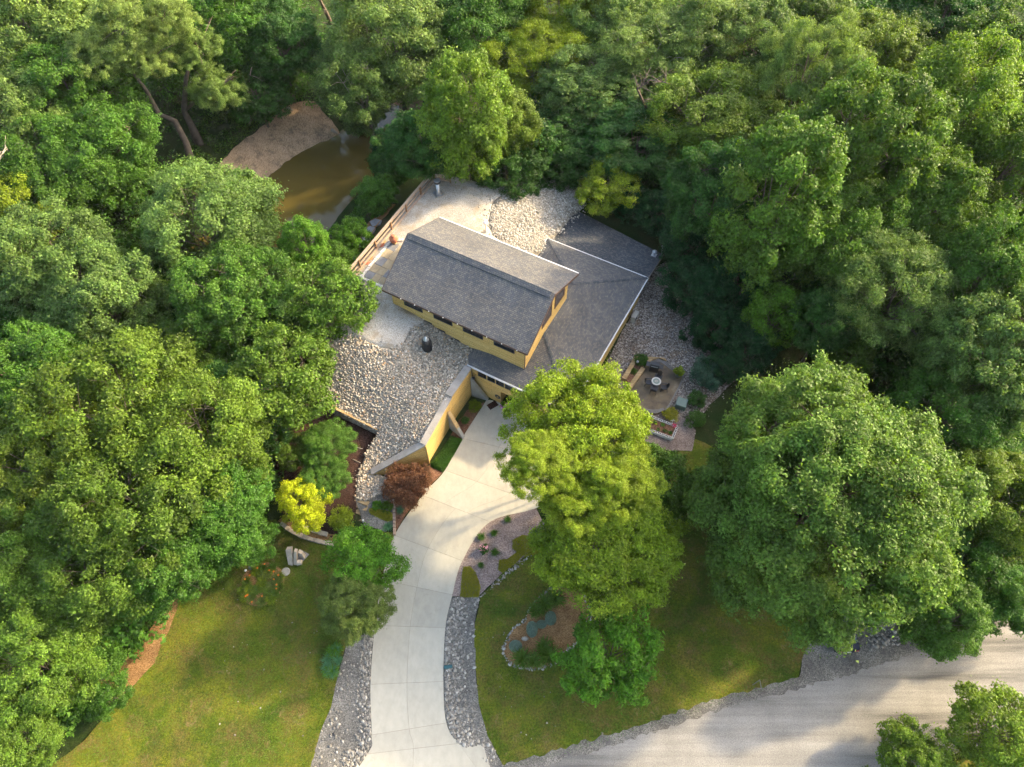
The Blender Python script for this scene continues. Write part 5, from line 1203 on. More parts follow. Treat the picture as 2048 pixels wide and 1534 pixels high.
TREES = [
 # upper left
 (70,70,125,'broad0','pale','pale green maple filling the upper left corner of the picture'),
 (140,185,105,'broad1','mid2','mid green tree just below the pale maple in the upper left corner'),
 (40,245,100,'broad2','pale','light green tree on the left edge above the sunlit thicket'),
 (205,300,98,'broad3','mid','round green tree left of the leaning grey trunk by the creek'),
 (110,345,92,'broad4','mid2','leafy green tree on the left above the bare grey twigs'),
 (292,372,48,'small0','mid','small green tree at the foot of the leaning grey trunk'),
 (420,40,105,'broad1','mid','dense green tree on the top edge right of the tall pale tree'),
 (25,430,85,'broad2','ygreen','yellow-green tree on the left edge above the largest left crown'),
 (105,525,112,'broad0','sage','large grey-green crown on the left edge, upper half of the double crown'),
 (205,600,112,'broad3','sage','large grey-green crown left of the creek, lower half of the double crown'),
 (422,455,117,'broad4','sage','big round grey-green crown touching the near end of the muddy creek'),
 (470,595,105,'broad1','mid2','green crown below the round crown at the creek end'),
 (565,610,75,'broad2','sage','pale round crown between the creek trees and the bright tree at the rocks'),
 (612,500,55,'tall1','bright','pointed young green tree standing against the creek water'),
 (655,610,84,'small1','limed','bright green tree overhanging the left end of the gravel terrace'),
 (570,755,98,'small2','limed','bright green tree beside the left end of the timber wall'),
 (390,715,78,'broad0','olived','dull green tree in the dark gap in the middle of the left woods'),
 (75,765,108,'broad3','mid','green crown on the left edge below the double grey-green crown'),
 (240,820,140,'broad2','olive','broad olive crown left of the middle of the left woods'),
 (395,890,125,'broad4','olive','broad olive crown facing the dark mulch bed from the woods'),
 (95,935,125,'broad1','olive','olive crown on the left edge halfway down the picture'),
 (260,1000,135,'broad0','olived','wide olive crown above the orange mulch strip'),
 (440,1020,98,'broad3','mid','green crown overhanging the upper end of the left lawn'),
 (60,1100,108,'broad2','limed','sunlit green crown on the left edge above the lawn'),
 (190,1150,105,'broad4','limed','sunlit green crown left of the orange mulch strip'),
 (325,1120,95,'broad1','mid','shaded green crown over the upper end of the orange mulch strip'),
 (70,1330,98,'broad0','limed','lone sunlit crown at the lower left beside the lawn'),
 (15,1480,85,'broad3','limed','crown cut off by the lower left corner of the picture'),
 (175,1290,62,'small3','mid','small green tree on the orange mulch at the lawn edge'),
 (205,1385,48,'small0','mid','lowest small green tree at the edge of the left lawn'),
 (500,1085,48,'small2','mid','small green crown spilling over the lawn above the lily bed'),
 (470,805,72,'broad2','deep','dark green crown between olive woods and the bright timber wall tree'),
 (520,860,58,'small1','deep','small dark tree at the shaded left end of the mulch bed'),
 (340,560,60,'small3','deep','small dark tree in the gap between the grey-green crowns'),
 # top centre
 (555,85,82,'broad3','deep','dark green tree on the top edge left of the bare grey trunk'),
 (515,190,58,'small2','deep','small dark tree above the sandy creek bank'),
 (725,160,100,'open0','sage','pale open-crowned tree hanging over the sandy bank'),
 (722,232,42,'small2','sage','small pale tree hanging over the far end of the creek'),
 (790,75,110,'broad2','pale','pale green tree on the top edge above the creek'),
 (845,290,72,'broad0','deep','dark green tree at the corner of the terrace fence'),
 (785,325,46,'hedge0','deep','dark bushy tree leaning over the creek by the fence'),
 (930,235,88,'tall0','lime','bright conical tree standing behind the flue pipe'),
 (1015,255,68,'tall1','olive','dull olive tree right of the bright conical tree'),
 (1075,120,82,'feather0','ygreen','yellowish feathery tree at the top centre'),
 (965,50,85,'broad4','mid','green tree on the top edge left of the yellowish feathery tree'),
 (1130,25,78,'feather1','ygreen','yellowish tree on the top edge right of centre'),
 (1180,175,92,'broad1','sage','pale grey-green tree right of the yellowish feathery tree'),
 (1290,110,105,'open1','pale','thin pale tree with visible branches above the bare dead branch'),
 (1230,40,85,'broad3','pale','pale crown on the top edge above the thin pale tree'),
 (1275,285,92,'broad0','deep','dark green tree behind the small yellow-green tree'),
 (1115,275,62,'small1','deep','dark small tree behind the rock field'),
 (1020,345,55,'hedge1','deep','dark bush at the back corner of the gravel terrace'),
 (1125,330,50,'hedge0','deep','dark bush at the upper edge of the rock field'),
 (1216,372,58,'small0','ygreen','small round yellow-green tree beside the rear shed roof'),
 # upper right
 (1420,235,112,'broad4','olive','olive green crown right of the bare dead branch'),
 (1390,75,92,'open0','pale','pale tree on the top edge right of the thin pale tree'),
 (1500,85,85,'broad2','sage','grey-green tree on the top edge left of the feathery pale crown'),
 (1600,50,78,'broad3','olived','olive tree on the top edge above the feathery pale crown'),
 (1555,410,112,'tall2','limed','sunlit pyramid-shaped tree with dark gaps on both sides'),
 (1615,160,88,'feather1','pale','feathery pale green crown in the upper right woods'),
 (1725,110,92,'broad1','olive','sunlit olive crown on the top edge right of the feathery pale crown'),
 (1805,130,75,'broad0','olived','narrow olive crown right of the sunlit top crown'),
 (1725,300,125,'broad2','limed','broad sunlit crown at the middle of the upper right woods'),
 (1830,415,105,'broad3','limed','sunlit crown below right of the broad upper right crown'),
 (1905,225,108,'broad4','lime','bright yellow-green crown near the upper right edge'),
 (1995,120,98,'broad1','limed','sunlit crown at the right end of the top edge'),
 (1890,40,88,'broad0','deep','dark crown at the top edge near the right corner'),
 (2015,330,98,'broad2','limed','yellow-green crown on the right edge in the upper third'),
 (1425,400,85,'broad0','deep','dark crown above the ivy-dark hedge beside the shed'),
 (1690,480,92,'broad4','limed','sunlit crown above the feathery blue-green tree'),
 (1790,595,118,'feather0','sage','feathery blue-green tree above the big maple'),
 (1550,635,56,'small3','bright','small bright green tree in the shade above the big maple'),
 (1960,550,108,'broad3','mid2','green crown on the right edge level with the shed roof'),
 (1985,715,115,'broad1','sage','pale green crown on the right edge above the maple shoulder'),
 (1905,830,98,'broad2','mid','shaded green crown touching the right side of the big maple'),
 (1655,640,68,'broad3','deep','dark crown directly above the big maple'),
 (1700,715,52,'small0','olived','yellowish low tree in the shade behind the maple top'),
 (1990,1010,98,'broad4','olive','yellowish olive crown on the right edge beside the maple'),
 (1965,1150,88,'broad0','mid','green crown on the right edge below the yellowish olive one'),
 (1890,1238,70,'tall2','mid2','green tree overhanging the gravel road at the right'),
 (2035,1195,62,'small2','mid','small green crown cut by the right edge above the road'),
]
LOW = {(1275, 285): .6, (1420, 235): .72, (1180, 175): .7, (1555, 410): 1.12, (1790, 595): .95}
for px, py, r_, var, col, lab in TREES:
    right = px > 1400 and 150 < py < 760
    back = 1000 < px < 1340 and py > 100
    if not (560 < px < 860 and py > 90) and var[:4] != 'smal': r_ *= 1.10
    place_tree('woodland_tree', lab, px, py, r_, var, col, GW, zs=LOW.get((px, py), 1.25 if right else .78 if back else 1.0))
place_tree('maple_tree', 'huge dense round maple filling the right centre of the picture', 1648, 982, 258, 'maple', 'maple', zs=1.0)
GA = 'light green yard trees right of the driveway'
yt = place_tree('yard_tree', 'large yellow-green tree covering the right corner of the house', 1158, 858, 134, 'airy0', 'yard', GA, zs=1.3)
def side_crown(o, px, py, z, rp, var, col):
    cm, _, R, hc, c = CROWNS[var]; p = at(px, py, z); sc_w = rp * depth_at(p) / FPX / R
    k_ = link('crown', cm, o); k_.matrix_parent_inverse = (Matrix.Translation(o.location) @ o.rotation_euler.to_matrix().to_4x4() @ Matrix.Diagonal((*o.scale, 1))).inverted()
    k_.location = (p.x, p.y, z - hc * sc_w); k_.scale = (sc_w,) * 3; k_.rotation_euler = (0, 0, 1.3); k_.color = (*C_[col], 1)
side_crown(yt, 1078, 925, 12.5, 74, 'airy1', 'yard')
side_crown(yt, 1235, 965, 10.5, 88, 'airy1', 'yard')
side_crown(yt, 1150, 990, 10.0, 84, 'airy0', 'yard')
place_tree('yard_tree', 'large light green tree between driveway bend and big maple', 1214, 1088, 142, 'airy1', 'yard2', GA)
place_tree('yard_tree', 'darker green tree between the block bed and the maple', 1310, 965, 78, 'small1', 'mid2', GA)
place_tree('young_tree', 'young tree with bright tufted leaves beside the island bed', 1224, 1310, 96, 'tuft', 'bright')
place_tree('roadside_tree', 'bright green tree on the near side of the road, left one of two', 1822, 1512, 62, 'small2', 'lime', 'bright trees at the lower right corner')
place_tree('roadside_tree', 'bright green tree cut off by the lower right corner', 1998, 1468, 84, 'small3', 'lime', 'bright trees at the lower right corner')
place_tree('ornamental_tree', 'bright yellow-leaved small tree at the mulch bed', 606, 1008, 48, 'small0', 'yellow')
place_tree('ornamental_tree', 'round fresh green tree at the left edge of the driveway bend', 727, 1126, 64, 'small3', 'bright')
place_tree('ornamental_tree', 'drab dark green bushy tree below the round green tree by the driveway', 712, 1212, 68, 'airy0', 'drab')
place_tree('ornamental_tree', 'green fine-leaved tree in the dark mulch bed, upper crown', 655, 888, 54, 'airy1', 'mid2', zs=.8)
place_tree('ornamental_tree', 'green fine-leaved tree in the dark mulch bed, lower crown', 648, 955, 50, 'airy0', 'mid2', zs=.8)
place_tree('ornamental_tree', 'small olive tree at the shaded left end of the mulch bed', 582, 905, 36, 'small1', 'olived')
place_tree('barberry_shrub', 'dark red barberry bush at the foot of the retaining wall', 812, 972, 43, 'fine', 'red', cat='shrub')
place_tree('barberry_shrub', 'smaller reddish barberry close to the retaining wall face', 840, 952, 24, 'fine', 'red', cat='shrub')
place_tree('yellow_shrub', 'small yellow-green shrub between the yellow tree and the round green tree', 684, 1042, 24, 'shrub0', 'ygreen', cat='shrub')
US = [(30,150),(150,110),(310,30),(340,140),(470,110),(20,330),(190,380),(60,420),(250,440),(320,500),(20,640),(60,690),(330,640),(400,650),(150,690),(470,700),(520,690),(350,780),(150,870),(330,970),(20,860),(510,960),(150,1050),(20,1010),(380,1060),(130,1240),(250,1240),(10,1220),(120,1400),(30,1400),(560,20),(480,20),(610,130),(560,160)]
US2 = [(870,30),(880,130),(1030,20),(1010,130),(1120,190),(1200,230),(1340,200),(1350,330),(1350,20),(1450,150),(1480,330),(1520,180),(1560,260),(1640,250),(1660,380),(1640,560),(1730,420),(1800,240),(1800,320),(1880,330),(1960,430),(1900,500),(1860,680),(1780,700),(1830,760),(1960,640),(2030,640),(2030,480),(1960,900),(2030,900),(1950,20),(2030,220),(1670,20),(1760,40),(1990,1080),(1920,1180),(1190,310),(1060,300)]
def thicket(label, spots, col, seed):
    r = np.random.RandomState(seed); Q, TN = [], []
    for i, (px, py) in enumerate(spots):
        rp = (46 if py < 180 else 54) + 8 * (i % 3); p = at(px, py, 4)
        for _ in range(5): g = GZ(p); R = rp * depth_at(p) / FPX; p = at(px, py, g + R * .95)
        _, pos, nrm, tint, _, _ = crown_points(700 + seed * 100 + i % 7, R, R * 1.05, 14, 20, 3600, .18, low=-.8)
        Q.append(leaf_tris(r, pos + np.array(p), nrm, .34 * r.uniform(.6, 1.3, 3600), .62)); TN.append(tint * r.uniform(.75, 1.25))
    o = link('thicket', quads_mesh('thicket', np.concatenate(Q), M['leaf'], np.concatenate(TN))); o.color = (*C_[col], 1); kind(o, 'stuff', label)
thicket('continuous understory thicket filling the shade of the left woods', US, 'mid', 1)
thicket('continuous dark understory thicket filling the shade of the right woods', US2, 'deep', 2)
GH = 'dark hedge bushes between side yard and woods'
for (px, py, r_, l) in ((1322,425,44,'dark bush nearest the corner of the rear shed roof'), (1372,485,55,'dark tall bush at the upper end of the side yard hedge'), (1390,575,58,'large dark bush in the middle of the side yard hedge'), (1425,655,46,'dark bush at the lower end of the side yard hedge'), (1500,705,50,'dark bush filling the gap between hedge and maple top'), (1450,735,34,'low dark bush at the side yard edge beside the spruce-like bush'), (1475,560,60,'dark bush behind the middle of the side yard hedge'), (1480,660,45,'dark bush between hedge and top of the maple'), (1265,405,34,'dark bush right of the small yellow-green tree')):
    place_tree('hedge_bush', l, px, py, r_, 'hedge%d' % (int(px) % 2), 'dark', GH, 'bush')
place_tree('creek_bush', 'bright green bush between creek and fence, the upper one', 752, 392, 40, 'hedge0', 'mid2', 'bushes outside the fence', 'bush')
place_tree('creek_bush', 'dark green bush at the water edge outside the fence', 800, 300, 50, 'hedge1', 'dark', 'bushes outside the fence', 'bush')
place_tree('creek_bush', 'light green bush along the fence beside the flagstone path', 705, 478, 34, 'hedge1', 'bright', 'bushes outside the fence', 'bush')
place_tree('creek_bush', 'green bush against the left end of the fence', 680, 520, 34, 'hedge0', 'mid2', 'bushes outside the fence', 'bush')
place_tree('spruce_bush', 'blue-green spruce-like bush half under the maple beside the pebble yard', 1416, 748, 34, 'fine', 'spruce', cat='bush')
place_tree('yew_shrub', 'low olive yew shrub beside the utility cabinet', 1342, 829, 15, 'shrub1', 'moss', cat='shrub', zs=.7)
place_tree('yew_shrub', 'dark green shrub behind the utility cabinet', 1394, 797, 18, 'shrub2', 'deep', cat='shrub')
place_tree('planter_shrub', 'dark green shrub in the patio planter between the beams', 1283, 722, 14, 'shrub0', 'mid', cat='shrub')
place_tree('planter_shrub', 'small bright shrub at the lower end of the patio planter', 1268, 743, 7, 'shrub1', 'limed', cat='shrub')
place_tree('boxwood', 'small round bright green boxwood by the wooden steps', 754, 1010, 10, 'shrub2', 'bright', cat='shrub')
place_tree('boxwood', 'leafy green shrub behind the upright timber edging', 775, 1012, 12, 'shrub0', 'limed', cat='shrub')
place_tree('garden_shrub', 'variegated yellow and green shrub in the mulch by the retaining wall', 949, 812, 12, 'shrub1', 'ygreen', cat='shrub')
place_tree('garden_shrub', 'small dark green shrub at the foot of the first buttress', 930, 841, 8, 'shrub2', 'mid', cat='shrub')
place_tree('garden_shrub', 'dark green shrub at the left foot of the big maple', 1395, 838, 18, 'shrub0', 'mid', cat='shrub')
# leaf mass on plant parts already standing
def foliage_ball(parent, z, R, c, n, leaf, col, seed, name='foliage'):
    r, pos, nrm, tint, _, _ = crown_points(seed, R, c, 8, 12, n, .25, low=-.4); pos[:, 2] += z
    o = link(name, quads_mesh(name, leaf_quads(r, pos, nrm, leaf * r.uniform(.7, 1.3, n)), M['leaf'], tint), parent); o.color = (*C_[col], 1); return o
foliage_ball(pt, .75, .42, .38, 700, .2, 'ygreen', 5)
foliage_ball(pl, .62, .22, .2, 350, .12, 'lime', 6)
r = np.random.RandomState(7); a = r.uniform(0, 6.28, 90); rad = r.uniform(.15, .42, 90)
pos = np.stack([.12 + rad * np.cos(a), -.1 + rad * np.sin(a), .38 + .1 * r.rand(90)], 1)
link('petunias', quads_mesh('petunias', leaf_quads(r, pos, unit(r.normal(size=(90, 3)) * .4 + np.array([0, 0, 1])), r.uniform(.1, .16, 90), .95, 0), M['magenta']), pl)

# two trees on the bank whose long trunks show
def bank_tree(label, path, crowns, r0, col, bark):
    base = on_ground(*path[0][:2]); o = thing('bank_tree', label, 'tree', base, 0, 'tall trees leaning on the creek bank')
    pts = [Vector((0, 0, -.3))] + [at(q[0], q[1], base.z + q[2]) - base for q in path[1:]]
    m = MB(); m.tube(pts, [r0 * (1.2 if i == 0 else 1 - .72 * i / (len(pts) - 1)) for i in range(len(pts))], 10)
    rng_ = random.Random(len(label))
    for (px, py, z, rp, var) in crowns:
        e = at(px, py, base.z + z) - base; s_ = min(pts[1:], key=lambda q: (q - e).length + (5 if q.z > e.z else 0))
        m.tube([s_, s_.lerp(e, .5) + Vector((0, 0, .4)), e], [r0 * .4, r0 * .28, r0 * .12], 7)
        for _ in range(7):
            q = e + Vector((rng_.uniform(-1, 1), rng_.uniform(-1, 1), rng_.uniform(-.2, 1))).normalized() * rng_.uniform(2, 4.0)
            m.tube([e, e.lerp(q, .5) + Vector((0, 0, .2)), q], [r0 * .14, r0 * .09, r0 * .03], 5)
    m.build('trunk', M[bark], o, True)
    for (px, py, z, rp, var) in crowns:
        cm, _, R, hc, c = CROWNS[var]; p = at(px, py, base.z + z); s = rp * depth_at(p) / FPX / R
        k_ = link('crown', cm, o, (p.x - base.x, p.y - base.y, p.z - base.z - hc * s)); k_.scale = (s, s, s); k_.color = (*C_[col], 1); k_.rotation_euler = (0, 0, rng_.uniform(0, 6))
bank_tree('tall pale tree with a long bent grey trunk leaning left from the creek bank', [(385, 330, 0), (372, 285, 2.5), (350, 242, 4.5), (318, 228, 5.5), (292, 180, 8), (262, 140, 10), (215, 85, 13)], [(250, 55, 15, 78, 'open1'), (200, 110, 13, 62, 'open0'), (300, 120, 12, 55, 'open1'), (330, 40, 15, 60, 'open0')], .42, 'pale2', 'bark')
bank_tree('pale green tree with a brown trunk just right of the long bent trunk', [(398, 285, 0), (382, 250, 2), (368, 222, 4), (372, 160, 8), (380, 118, 10.5)], [(400, 100, 11, 50, 'open0'), (435, 185, 7, 55, 'open1')], .5, 'pale', 'bark')
def dead_tree(label, path, r0, twigs, seed, bark='bark_pale', tl=2.2):
    base = on_ground(*path[0][:2]); o = thing('bare_tree', label, 'dead tree', base, 0, 'bare dead trees in the woods'); rng_ = random.Random(seed)
    pts = [Vector((0, 0, -.3))] + [at(q[0], q[1], base.z + q[2]) - base for q in path[1:]]
    m = MB(); m.tube(pts, [r0 * (1 - .8 * i / (len(pts) - 1)) for i in range(len(pts))], 8)
    for i in range(twigs):
        k_ = rng_.randint(max(1, len(pts) // 2 - 1), len(pts) - 1); s_ = pts[k_ - 1].lerp(pts[k_], rng_.random()); d = Vector((rng_.uniform(-1, 1), rng_.uniform(-1, 1), rng_.uniform(-.1, .9))).normalized() * rng_.uniform(.5, 1) * tl
        e = s_ + d; mid = s_.lerp(e, .5) + Vector((0, 0, rng_.uniform(0, .3))); m.tube([s_, mid, e], [r0 * .3, r0 * .2, r0 * .06], 5)
        for _ in range(2): q = mid + Vector((rng_.uniform(-1, 1), rng_.uniform(-1, 1), rng_.uniform(-.3, .8))) * tl * .35; m.tube([mid, q], [r0 * .14, r0 * .04], 4)
    m.build('trunk', M[bark], o, True)
dead_tree('slender bare pale tree at the top of the sandy bank', [(497, 245, 0), (507, 215, 2), (506, 185, 4), (498, 160, 6), (503, 135, 8)], .16, 14, 3)
dead_tree('bare grey branch tangle in the woods above the small yellow-green tree', [(1290, 260, 0), (1292, 215, 8), (1275, 178, 12), (1300, 160, 13.5), (1335, 166, 14)], .15, 22, 4, 'bark', tl=2.4)
dead_tree('thick grey leaning trunk on the top edge left of centre', [(668, 60, 0), (655, 30, 3), (640, 0, 6), (628, -40, 10)], .36, 6, 5, 'bark')
dead_tree('bare grey twigs among the trees at the left edge', [(45, 380, 0), (30, 335, 7), (20, 310, 10), (10, 290, 12)], .14, 20, 6, tl=2.6)

# low ground-cover cushions
def cushion(name, label, rows, h, n, leaf, col, z=0.0, cat='ground cover', group=None, zf=None, seed=1, flower=None):
    poly = PX(rows, z); r = np.random.RandomState(seed); c0 = (sum(p[0] for p in poly) / len(poly), sum(p[1] for p in poly) / len(poly))
    X, Y, n = _spread(r, poly, n); d = np.clip(edge_dist(X, Y, poly) / .55, 0, 1); zb = (zf(X, Y) if zf else np.full(n, z))
    Z = zb + h * np.sqrt(d * (2 - d)) * r.uniform(.8, 1.05, n) * (1 + .15 * np.sin(X * 5) * np.cos(Y * 4))
    nrm = unit(r.normal(size=(n, 3)) * .6 + np.array([0, 0, 1])); b = (c0[0], c0[1], float(zb.mean()))
    pos = np.stack([X, Y, Z], 1) - np.array(b)
    o = link(name, quads_mesh(name, leaf_quads(r, pos, nrm, leaf * r.uniform(.7, 1.3, n)), M['leaf'], r.uniform(.75, 1.25, n)), None, b); o.color = (*C_[col], 1); return tag(o, label, cat, group)
cushion('ground_cover', 'olive moss-like cushion in the chip bed beside the driveway edge', [(926,1134),(940,1132),(952,1145),(962,1175),(958,1195),(920,1195),(922,1165)], .18, 6500, .07, 'moss', group='mossy cushions in the chip bed', seed=1)
cushion('ground_cover', 'olive cushion along the stone row at the lawn corner of the chip bed', [(998,1120),(1015,1118),(1045,1095),(1050,1108),(1030,1128),(1005,1147),(996,1140)], .18, 5000, .07, 'moss', group='mossy cushions in the chip bed', seed=2)
cushion('ground_cover', 'olive cushion half hidden below the light green yard tree', [(1025,1080),(1045,1070),(1075,1075),(1085,1105),(1050,1115),(1024,1098)], .2, 6500, .07, 'moss', group='mossy cushions in the chip bed', seed=3)
cushion('ground_cover', 'mounded olive cushion between wooden steps and timber edging', [(730,1012),(740,1008),(752,1014),(785,1026),(789,1040),(775,1044),(742,1034),(730,1025)], .35, 6500, .08, 'moss', z=.12, seed=4)
cushion('ivy_patch', 'dark green ivy bed between the retaining wall corner and driveway', [(902,872),(925,880),(906,914),(886,944),(868,938),(860,928),(880,905)], .28, 9000, .12, 'mid', seed=5)
for i, (px, py, a, b, l) in enumerate(((1031,1293,13,12,'round blue juniper mound at the near end of the island bed'), (1064,1259,11,16,'tall-oval blue juniper mound in the middle of the island bed'), (1083,1249,10,8,'small blue juniper mound between two larger ones'), (1101,1237,11,14,'blue juniper mound at the far end of the island bed'))):
    rows = [(px + a * math.cos(t_), py + b * math.sin(t_)) for t_ in [k_ * math.pi / 7 for k_ in range(14)]]
    cushion('juniper', l, rows, .34, 2600, .13, 'blue', cat='juniper', group='blue junipers in the island bed', seed=20 + i)
# arching blade clumps
def clump_mesh(seed, n, L, w, spread=1.0):
    r = np.random.RandomState(seed); a = r.uniform(0, 6.283, n); l = L * r.uniform(.6, 1.1, n); up_ = r.uniform(.45, .95, n); out_ = spread * np.sqrt(1 - up_ ** 2 * .8)
    d = np.stack([np.cos(a), np.sin(a)], 1); s = np.stack([-np.sin(a), np.cos(a), np.zeros(n)], 1) * w; b = r.normal(size=(n, 2)) * L * .12
    P = []
    for t_, zz in ((0, 0), (.4, .55), (.75, .7), (1.0, .45)):
        P.append(np.concatenate([b + d * (out_ * l * t_)[:, None], (zz * up_ * l)[:, None]], 1))
    Q = []
    for i in range(3):
        k0, k1 = (1 - .25 * i), (1 - .25 * (i + 1)) if i < 2 else .1
        Q.append(np.stack([P[i] - s * k0, P[i] + s * k0, P[i+1] + s * k1, P[i+1] - s * k1], 1))
    tn = r.uniform(.75, 1.25, n)
    return quads_mesh('blades', np.concatenate(Q), M['leaf'], np.concatenate([tn, tn, tn]))
CL = [clump_mesh(300 + i, 150, .62, .022) for i in range(3)]
def clump(name, label, px, py, s, col, group=None, z=0.0, cat='plant'):
    p = at(px, py, z); o = link(name, CL[int(px) % 3], None, p, random.Random(px).uniform(0, 6)); o.scale = (s, s, s); o.color = (*C_[col], 1); return tag(o, label, cat, group)
GD = 'daylily clumps in the island bed'
for px, py, s, l in ((1045,1318,1.3,'arching daylily clump at the near stone ring, left of two'), (1068,1322,1.1,'small daylily clump at the near tip of the island bed'), (1098,1312,1.5,'large daylily clump beside the young tufted tree'), (1088,1295,1.1,'daylily clump behind the large one at the young tree'), (1072,1222,1.1,'daylily clump along the upper stone ring'), (1088,1208,1.3,'daylily clump at the upper middle of the island bed'), (1110,1198,1.4,'daylily clump under the yard tree at the far end')):
    clump('daylily', l, px, py, s * 1.35, 'limed', GD, .03)
for px, py, s, col, l in ((800,1022,.8,'teal','blue-green hosta by the driveway edge'), (776,1055,.9,'teal','blue-green hosta below the olive cushion'), (988,1067,.7,'mid','small green perennial in the chip bed under the yard tree'), (963,1075,.8,'mid','green perennial in the upper chip bed'), (990,1106,.8,'mid','spiky green perennial in the middle of the chip bed'), (962,1131,.6,'mid','small green perennial between the mossy cushions'), (1015,1040,.7,'mid','green perennial at the driveway edge of the chip bed')):
    clump('perennial', l, px, py, s, col, 'perennials by the driveway', .03)
hs = thing('hosta_bed', 'blue-green clump of strap leaves at the left lawn edge by the stones', 'plant', at(665, 1320, 0))
rr = random.Random(3)
for i in range(9):
    o = link('leaf_clump', CL[i % 3], hs, (rr.uniform(-.6, .6), rr.uniform(-.95, .95), 0), rr.uniform(0, 6)); s = rr.uniform(.8, 1.15); o.scale = (s, s, s); o.color = (*(C_['teal'] if i < 5 else C_['bright']), 1)
lb = thing('lily_bed', 'round bed of orange lilies and grasses in the left lawn', 'flower bed', at(524, 1168, 0))
MB().lathe([(1.75, -.03), (1.7, .05), (.3, .12)], n=30).build('soil', M['mulch_tan'], lb)
for i in range(44):
    a, q = rr.uniform(0, 6.28), 1.6 * math.sqrt(rr.random()); o = link('leaf_clump', CL[i % 3], lb, (q * math.cos(a), q * math.sin(a), .05), rr.uniform(0, 6)); s = rr.uniform(.7, 1.1); o.scale = (s, s, s); o.color = (*C_[rr.choice(['limed', 'olive', 'drab', 'ygreen'])], 1)
fr = np.random.RandomState(2); fp = []
for k_ in range(6): a = k_ * math.pi / 3; fp.append([(0, 0, 0), (.06 * math.cos(a - .4), .06 * math.sin(a - .4), .05), (.13 * math.cos(a), .13 * math.sin(a), .04), (.06 * math.cos(a + .4), .06 * math.sin(a + .4), .05)])
fm = quads_mesh('lily_flower', np.array(fp), M['orange'])
for i in range(15):
    a = rr.uniform(0, 6.28); q = rr.uniform(1.0, 1.75); o = link('lily_flower', fm, lb, (q * math.cos(a), q * math.sin(a), rr.uniform(.5, .75)), rr.uniform(0, 6)); s = rr.uniform(.6, .95); o.scale = (s, s, s)
MB().lathe([(.02, 0), (.1, .04), (.08, .12), (.02, .14)], (-1.35, .95, .35), 10).build('white_ornament', M['white'], lb)
pe = thing('peony', 'pink flowering peony bush in the chip bed', 'plant', at(968, 1100, .03)); foliage_ball(pe, .25, .34, .28, 700, .12, 'deep', 9)
r = np.random.RandomState(4); pos = np.stack([r.uniform(-.3, .3, 26), r.uniform(-.28, .3, 26), .48 + .06 * r.rand(26)], 1)
link('blossoms', quads_mesh('blossoms', leaf_quads(r, pos, unit(r.normal(size=(26, 3)) * .3 + np.array([0, 0, 1])), r.uniform(.1, .16, 26), .95, 0), M['pink']), pe)
for i, (px, py, col) in enumerate(((1310,845,'mid'), (1325,850,'bright'), (1330,862,'olive'), (1316,860,'limed'), (1300,838,'deep'), (1340,866,'mid'))):
    o = link('vegetable', CL[i % 3], rbed, (at(px, py, .9).x - rbed.location.x, at(px, py, .9).y - rbed.location.y, .3), i); o.scale = (.45, .45, .45); o.color = (*C_[col], 1)
r = np.random.RandomState(6); q = at(1348, 853, .95) - rbed.location; pos = np.stack([q.x + r.uniform(-.2, .2, 30), q.y + r.uniform(-.2, .2, 30), .45 + .1 * r.rand(30)], 1)
link('crimson_flowers', quads_mesh('crimson_flowers', leaf_quads(r, pos, unit(r.normal(size=(30, 3)) * .3 + np.array([0, 0, 1])), r.uniform(.08, .14, 30), .9, 0), M['crimson']), rbed)

# woodland undergrowth: one mass of low leaves nobody could count
def undergrowth(label, rows, n, seed, leaf, col, hmax, z=0.0, excl=()):
    poly = PX(rows, z); r = np.random.RandomState(seed); X, Y, n = _spread(r, poly, n)
    b = np.clip(.5 + .5 * np.sin(X * .9 + np.cos(Y * .7) * 2) * np.cos(Y * .8 + np.sin(X * .5) * 2), 0, 1) + .25 * np.sin(X * 2.3) * np.cos(Y * 2.1)
    b = np.clip(b, 0, 1.2); gz = ground_z(X, Y)
    m = (b > .18) & (gz > WATER + .15)
    for e in excl: m &= ~in_poly(X, Y, e)
    X, Y, b, gz = X[m], Y[m], b[m], gz[m]; n = len(X)
    pos = np.stack([X, Y, gz + hmax * b * np.sqrt(r.rand(n))], 1); nrm = unit(r.normal(size=(n, 3)) * .6 + np.array([0, 0, 1]))
    o = link('undergrowth', quads_mesh('undergrowth', leaf_quads(r, pos, nrm, leaf * r.uniform(.6, 1.3, n)), M['leaf'], r.uniform(.7, 1.3, n) * (.85 + .3 * b))); o.color = (*C_[col], 1); return kind(o, 'stuff', label)
undergrowth('low green undergrowth on the floor of the left woods', [(-60,-40),(640,-40),(660,180),(580,205),(440,330),(420,380),(520,400),(600,620),(640,640),(600,760),(560,830),(545,1000),(480,1110),(330,1200),(240,1340),(60,1520),(-60,1560)], 32000, 1, .30, 'mid', 1.3, excl=[bank_poly])
undergrowth('low dark undergrowth behind the house and in the right woods', [(700,-40),(2110,-40),(2110,1180),(1930,1180),(1780,700),(1500,690),(1440,650),(1340,520),(1180,385),(1050,355),(920,335),(850,330),(830,200),(740,180)], 26000, 2, .32, 'deep', 1.4, z=1.5)
undergrowth('grass and weeds between the sandy bank and the tall bank trees', [(330,420),(400,395),(445,345),(500,285),(585,215),(620,180),(560,150),(470,200),(400,250),(340,340)], 9000, 7, .20, 'limed', .45, z=-.3, excl=[bank_poly])
undergrowth('weeds along the creek slope outside the fence', [(845,335),(780,395),(725,440),(690,500),(660,560),(640,620),(600,600),(690,420),(780,300)], 9000, 3, .22, 'mid', .7, z=1.5)
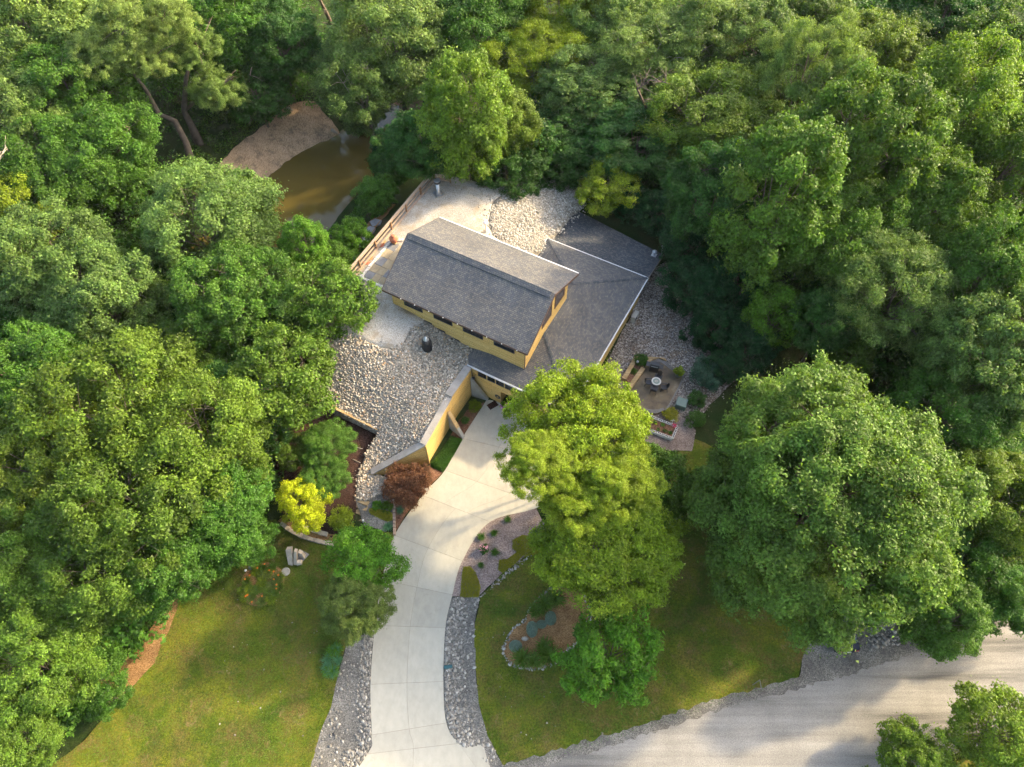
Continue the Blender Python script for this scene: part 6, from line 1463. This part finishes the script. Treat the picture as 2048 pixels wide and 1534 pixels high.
undergrowth('tall weeds on the near side of the gravel road', [(1720,1534),(2048,1440),(2110,1430),(2110,1620),(1700,1620)], 9000, 4, .16, 'olive', .5)
# grass blades over the lawns
def grass(label, poly, n, seed, col, excl=()):
    r = np.random.RandomState(seed); X, Y, n = _spread(r, poly, n); m = np.ones(len(X), bool)
    for e in excl: m &= ~in_poly(X, Y, e)
    X, Y = X[m], Y[m]; n = len(X); a = r.uniform(0, 6.28, n); L = r.uniform(.06, .16, n); w = .016
    d = np.stack([np.cos(a), np.sin(a), np.zeros(n)], 1); b = np.stack([X, Y, np.full(n, .015)], 1); s = np.stack([-np.sin(a), np.cos(a), np.zeros(n)], 1) * w
    tip = b + d * (L * r.uniform(.3, .9, n))[:, None] + np.array([0, 0, 1]) * (L * .6)[:, None]
    patchy = .8 + .35 * np.sin(X * .55 + 2 * np.sin(Y * .4)) * np.cos(Y * .6)
    o = link('grass', quads_mesh('grass', np.stack([b - s, b + s, tip], 1), M['leaf'], r.uniform(.6, 1.4, n) * patchy)); o.color = (*C_[col], 1); return kind(o, 'stuff', label)
grass('short mown grass blades of the left lawn', lawn_left, 55000, 1, 'limed')
grass('short mown grass blades of the right lawn', lawn_right, 55000, 2, 'mid', [isl_w])

# ------------------------------------------------------------------ put each thing's empty at its own foot
for o in [x for x in bpy.data.objects if x.type == 'EMPTY' and x.location.length < 1e-6]:
    ch = kids(o); pts = [c.location + Vector(b_) for c in ch for b_ in c.bound_box]
    if not pts: continue
    c = Vector((sum(p.x for p in pts) / len(pts), sum(p.y for p in pts) / len(pts), min(p.z for p in pts))); o.location = c
    for k_ in ch: k_.location = k_.location - c

# ------------------------------------------------------------------ thin summer haze in the air
hz = bpy.data.materials.new('haze_air'); hz.use_nodes = True; hn = hz.node_tree.nodes; hl = hz.node_tree.links
for n_ in list(hn):
    if n_.type == 'BSDF_PRINCIPLED': hn.remove(n_)
pv = hn.new('ShaderNodeVolumePrincipled'); pv.inputs['Color'].default_value = (.86, .93, 1.0, 1); pv.inputs['Density'].default_value = 0.00006; pv.inputs['Anisotropy'].default_value = 0.0
hl.new(pv.outputs[0], hn['Material Output'].inputs['Volume'])
hb = MB().box(-460, 460, -340, 740, -6, 57).build('haze', hz); kind(hb, 'stuff', 'thin pale summer haze over the whole scene')
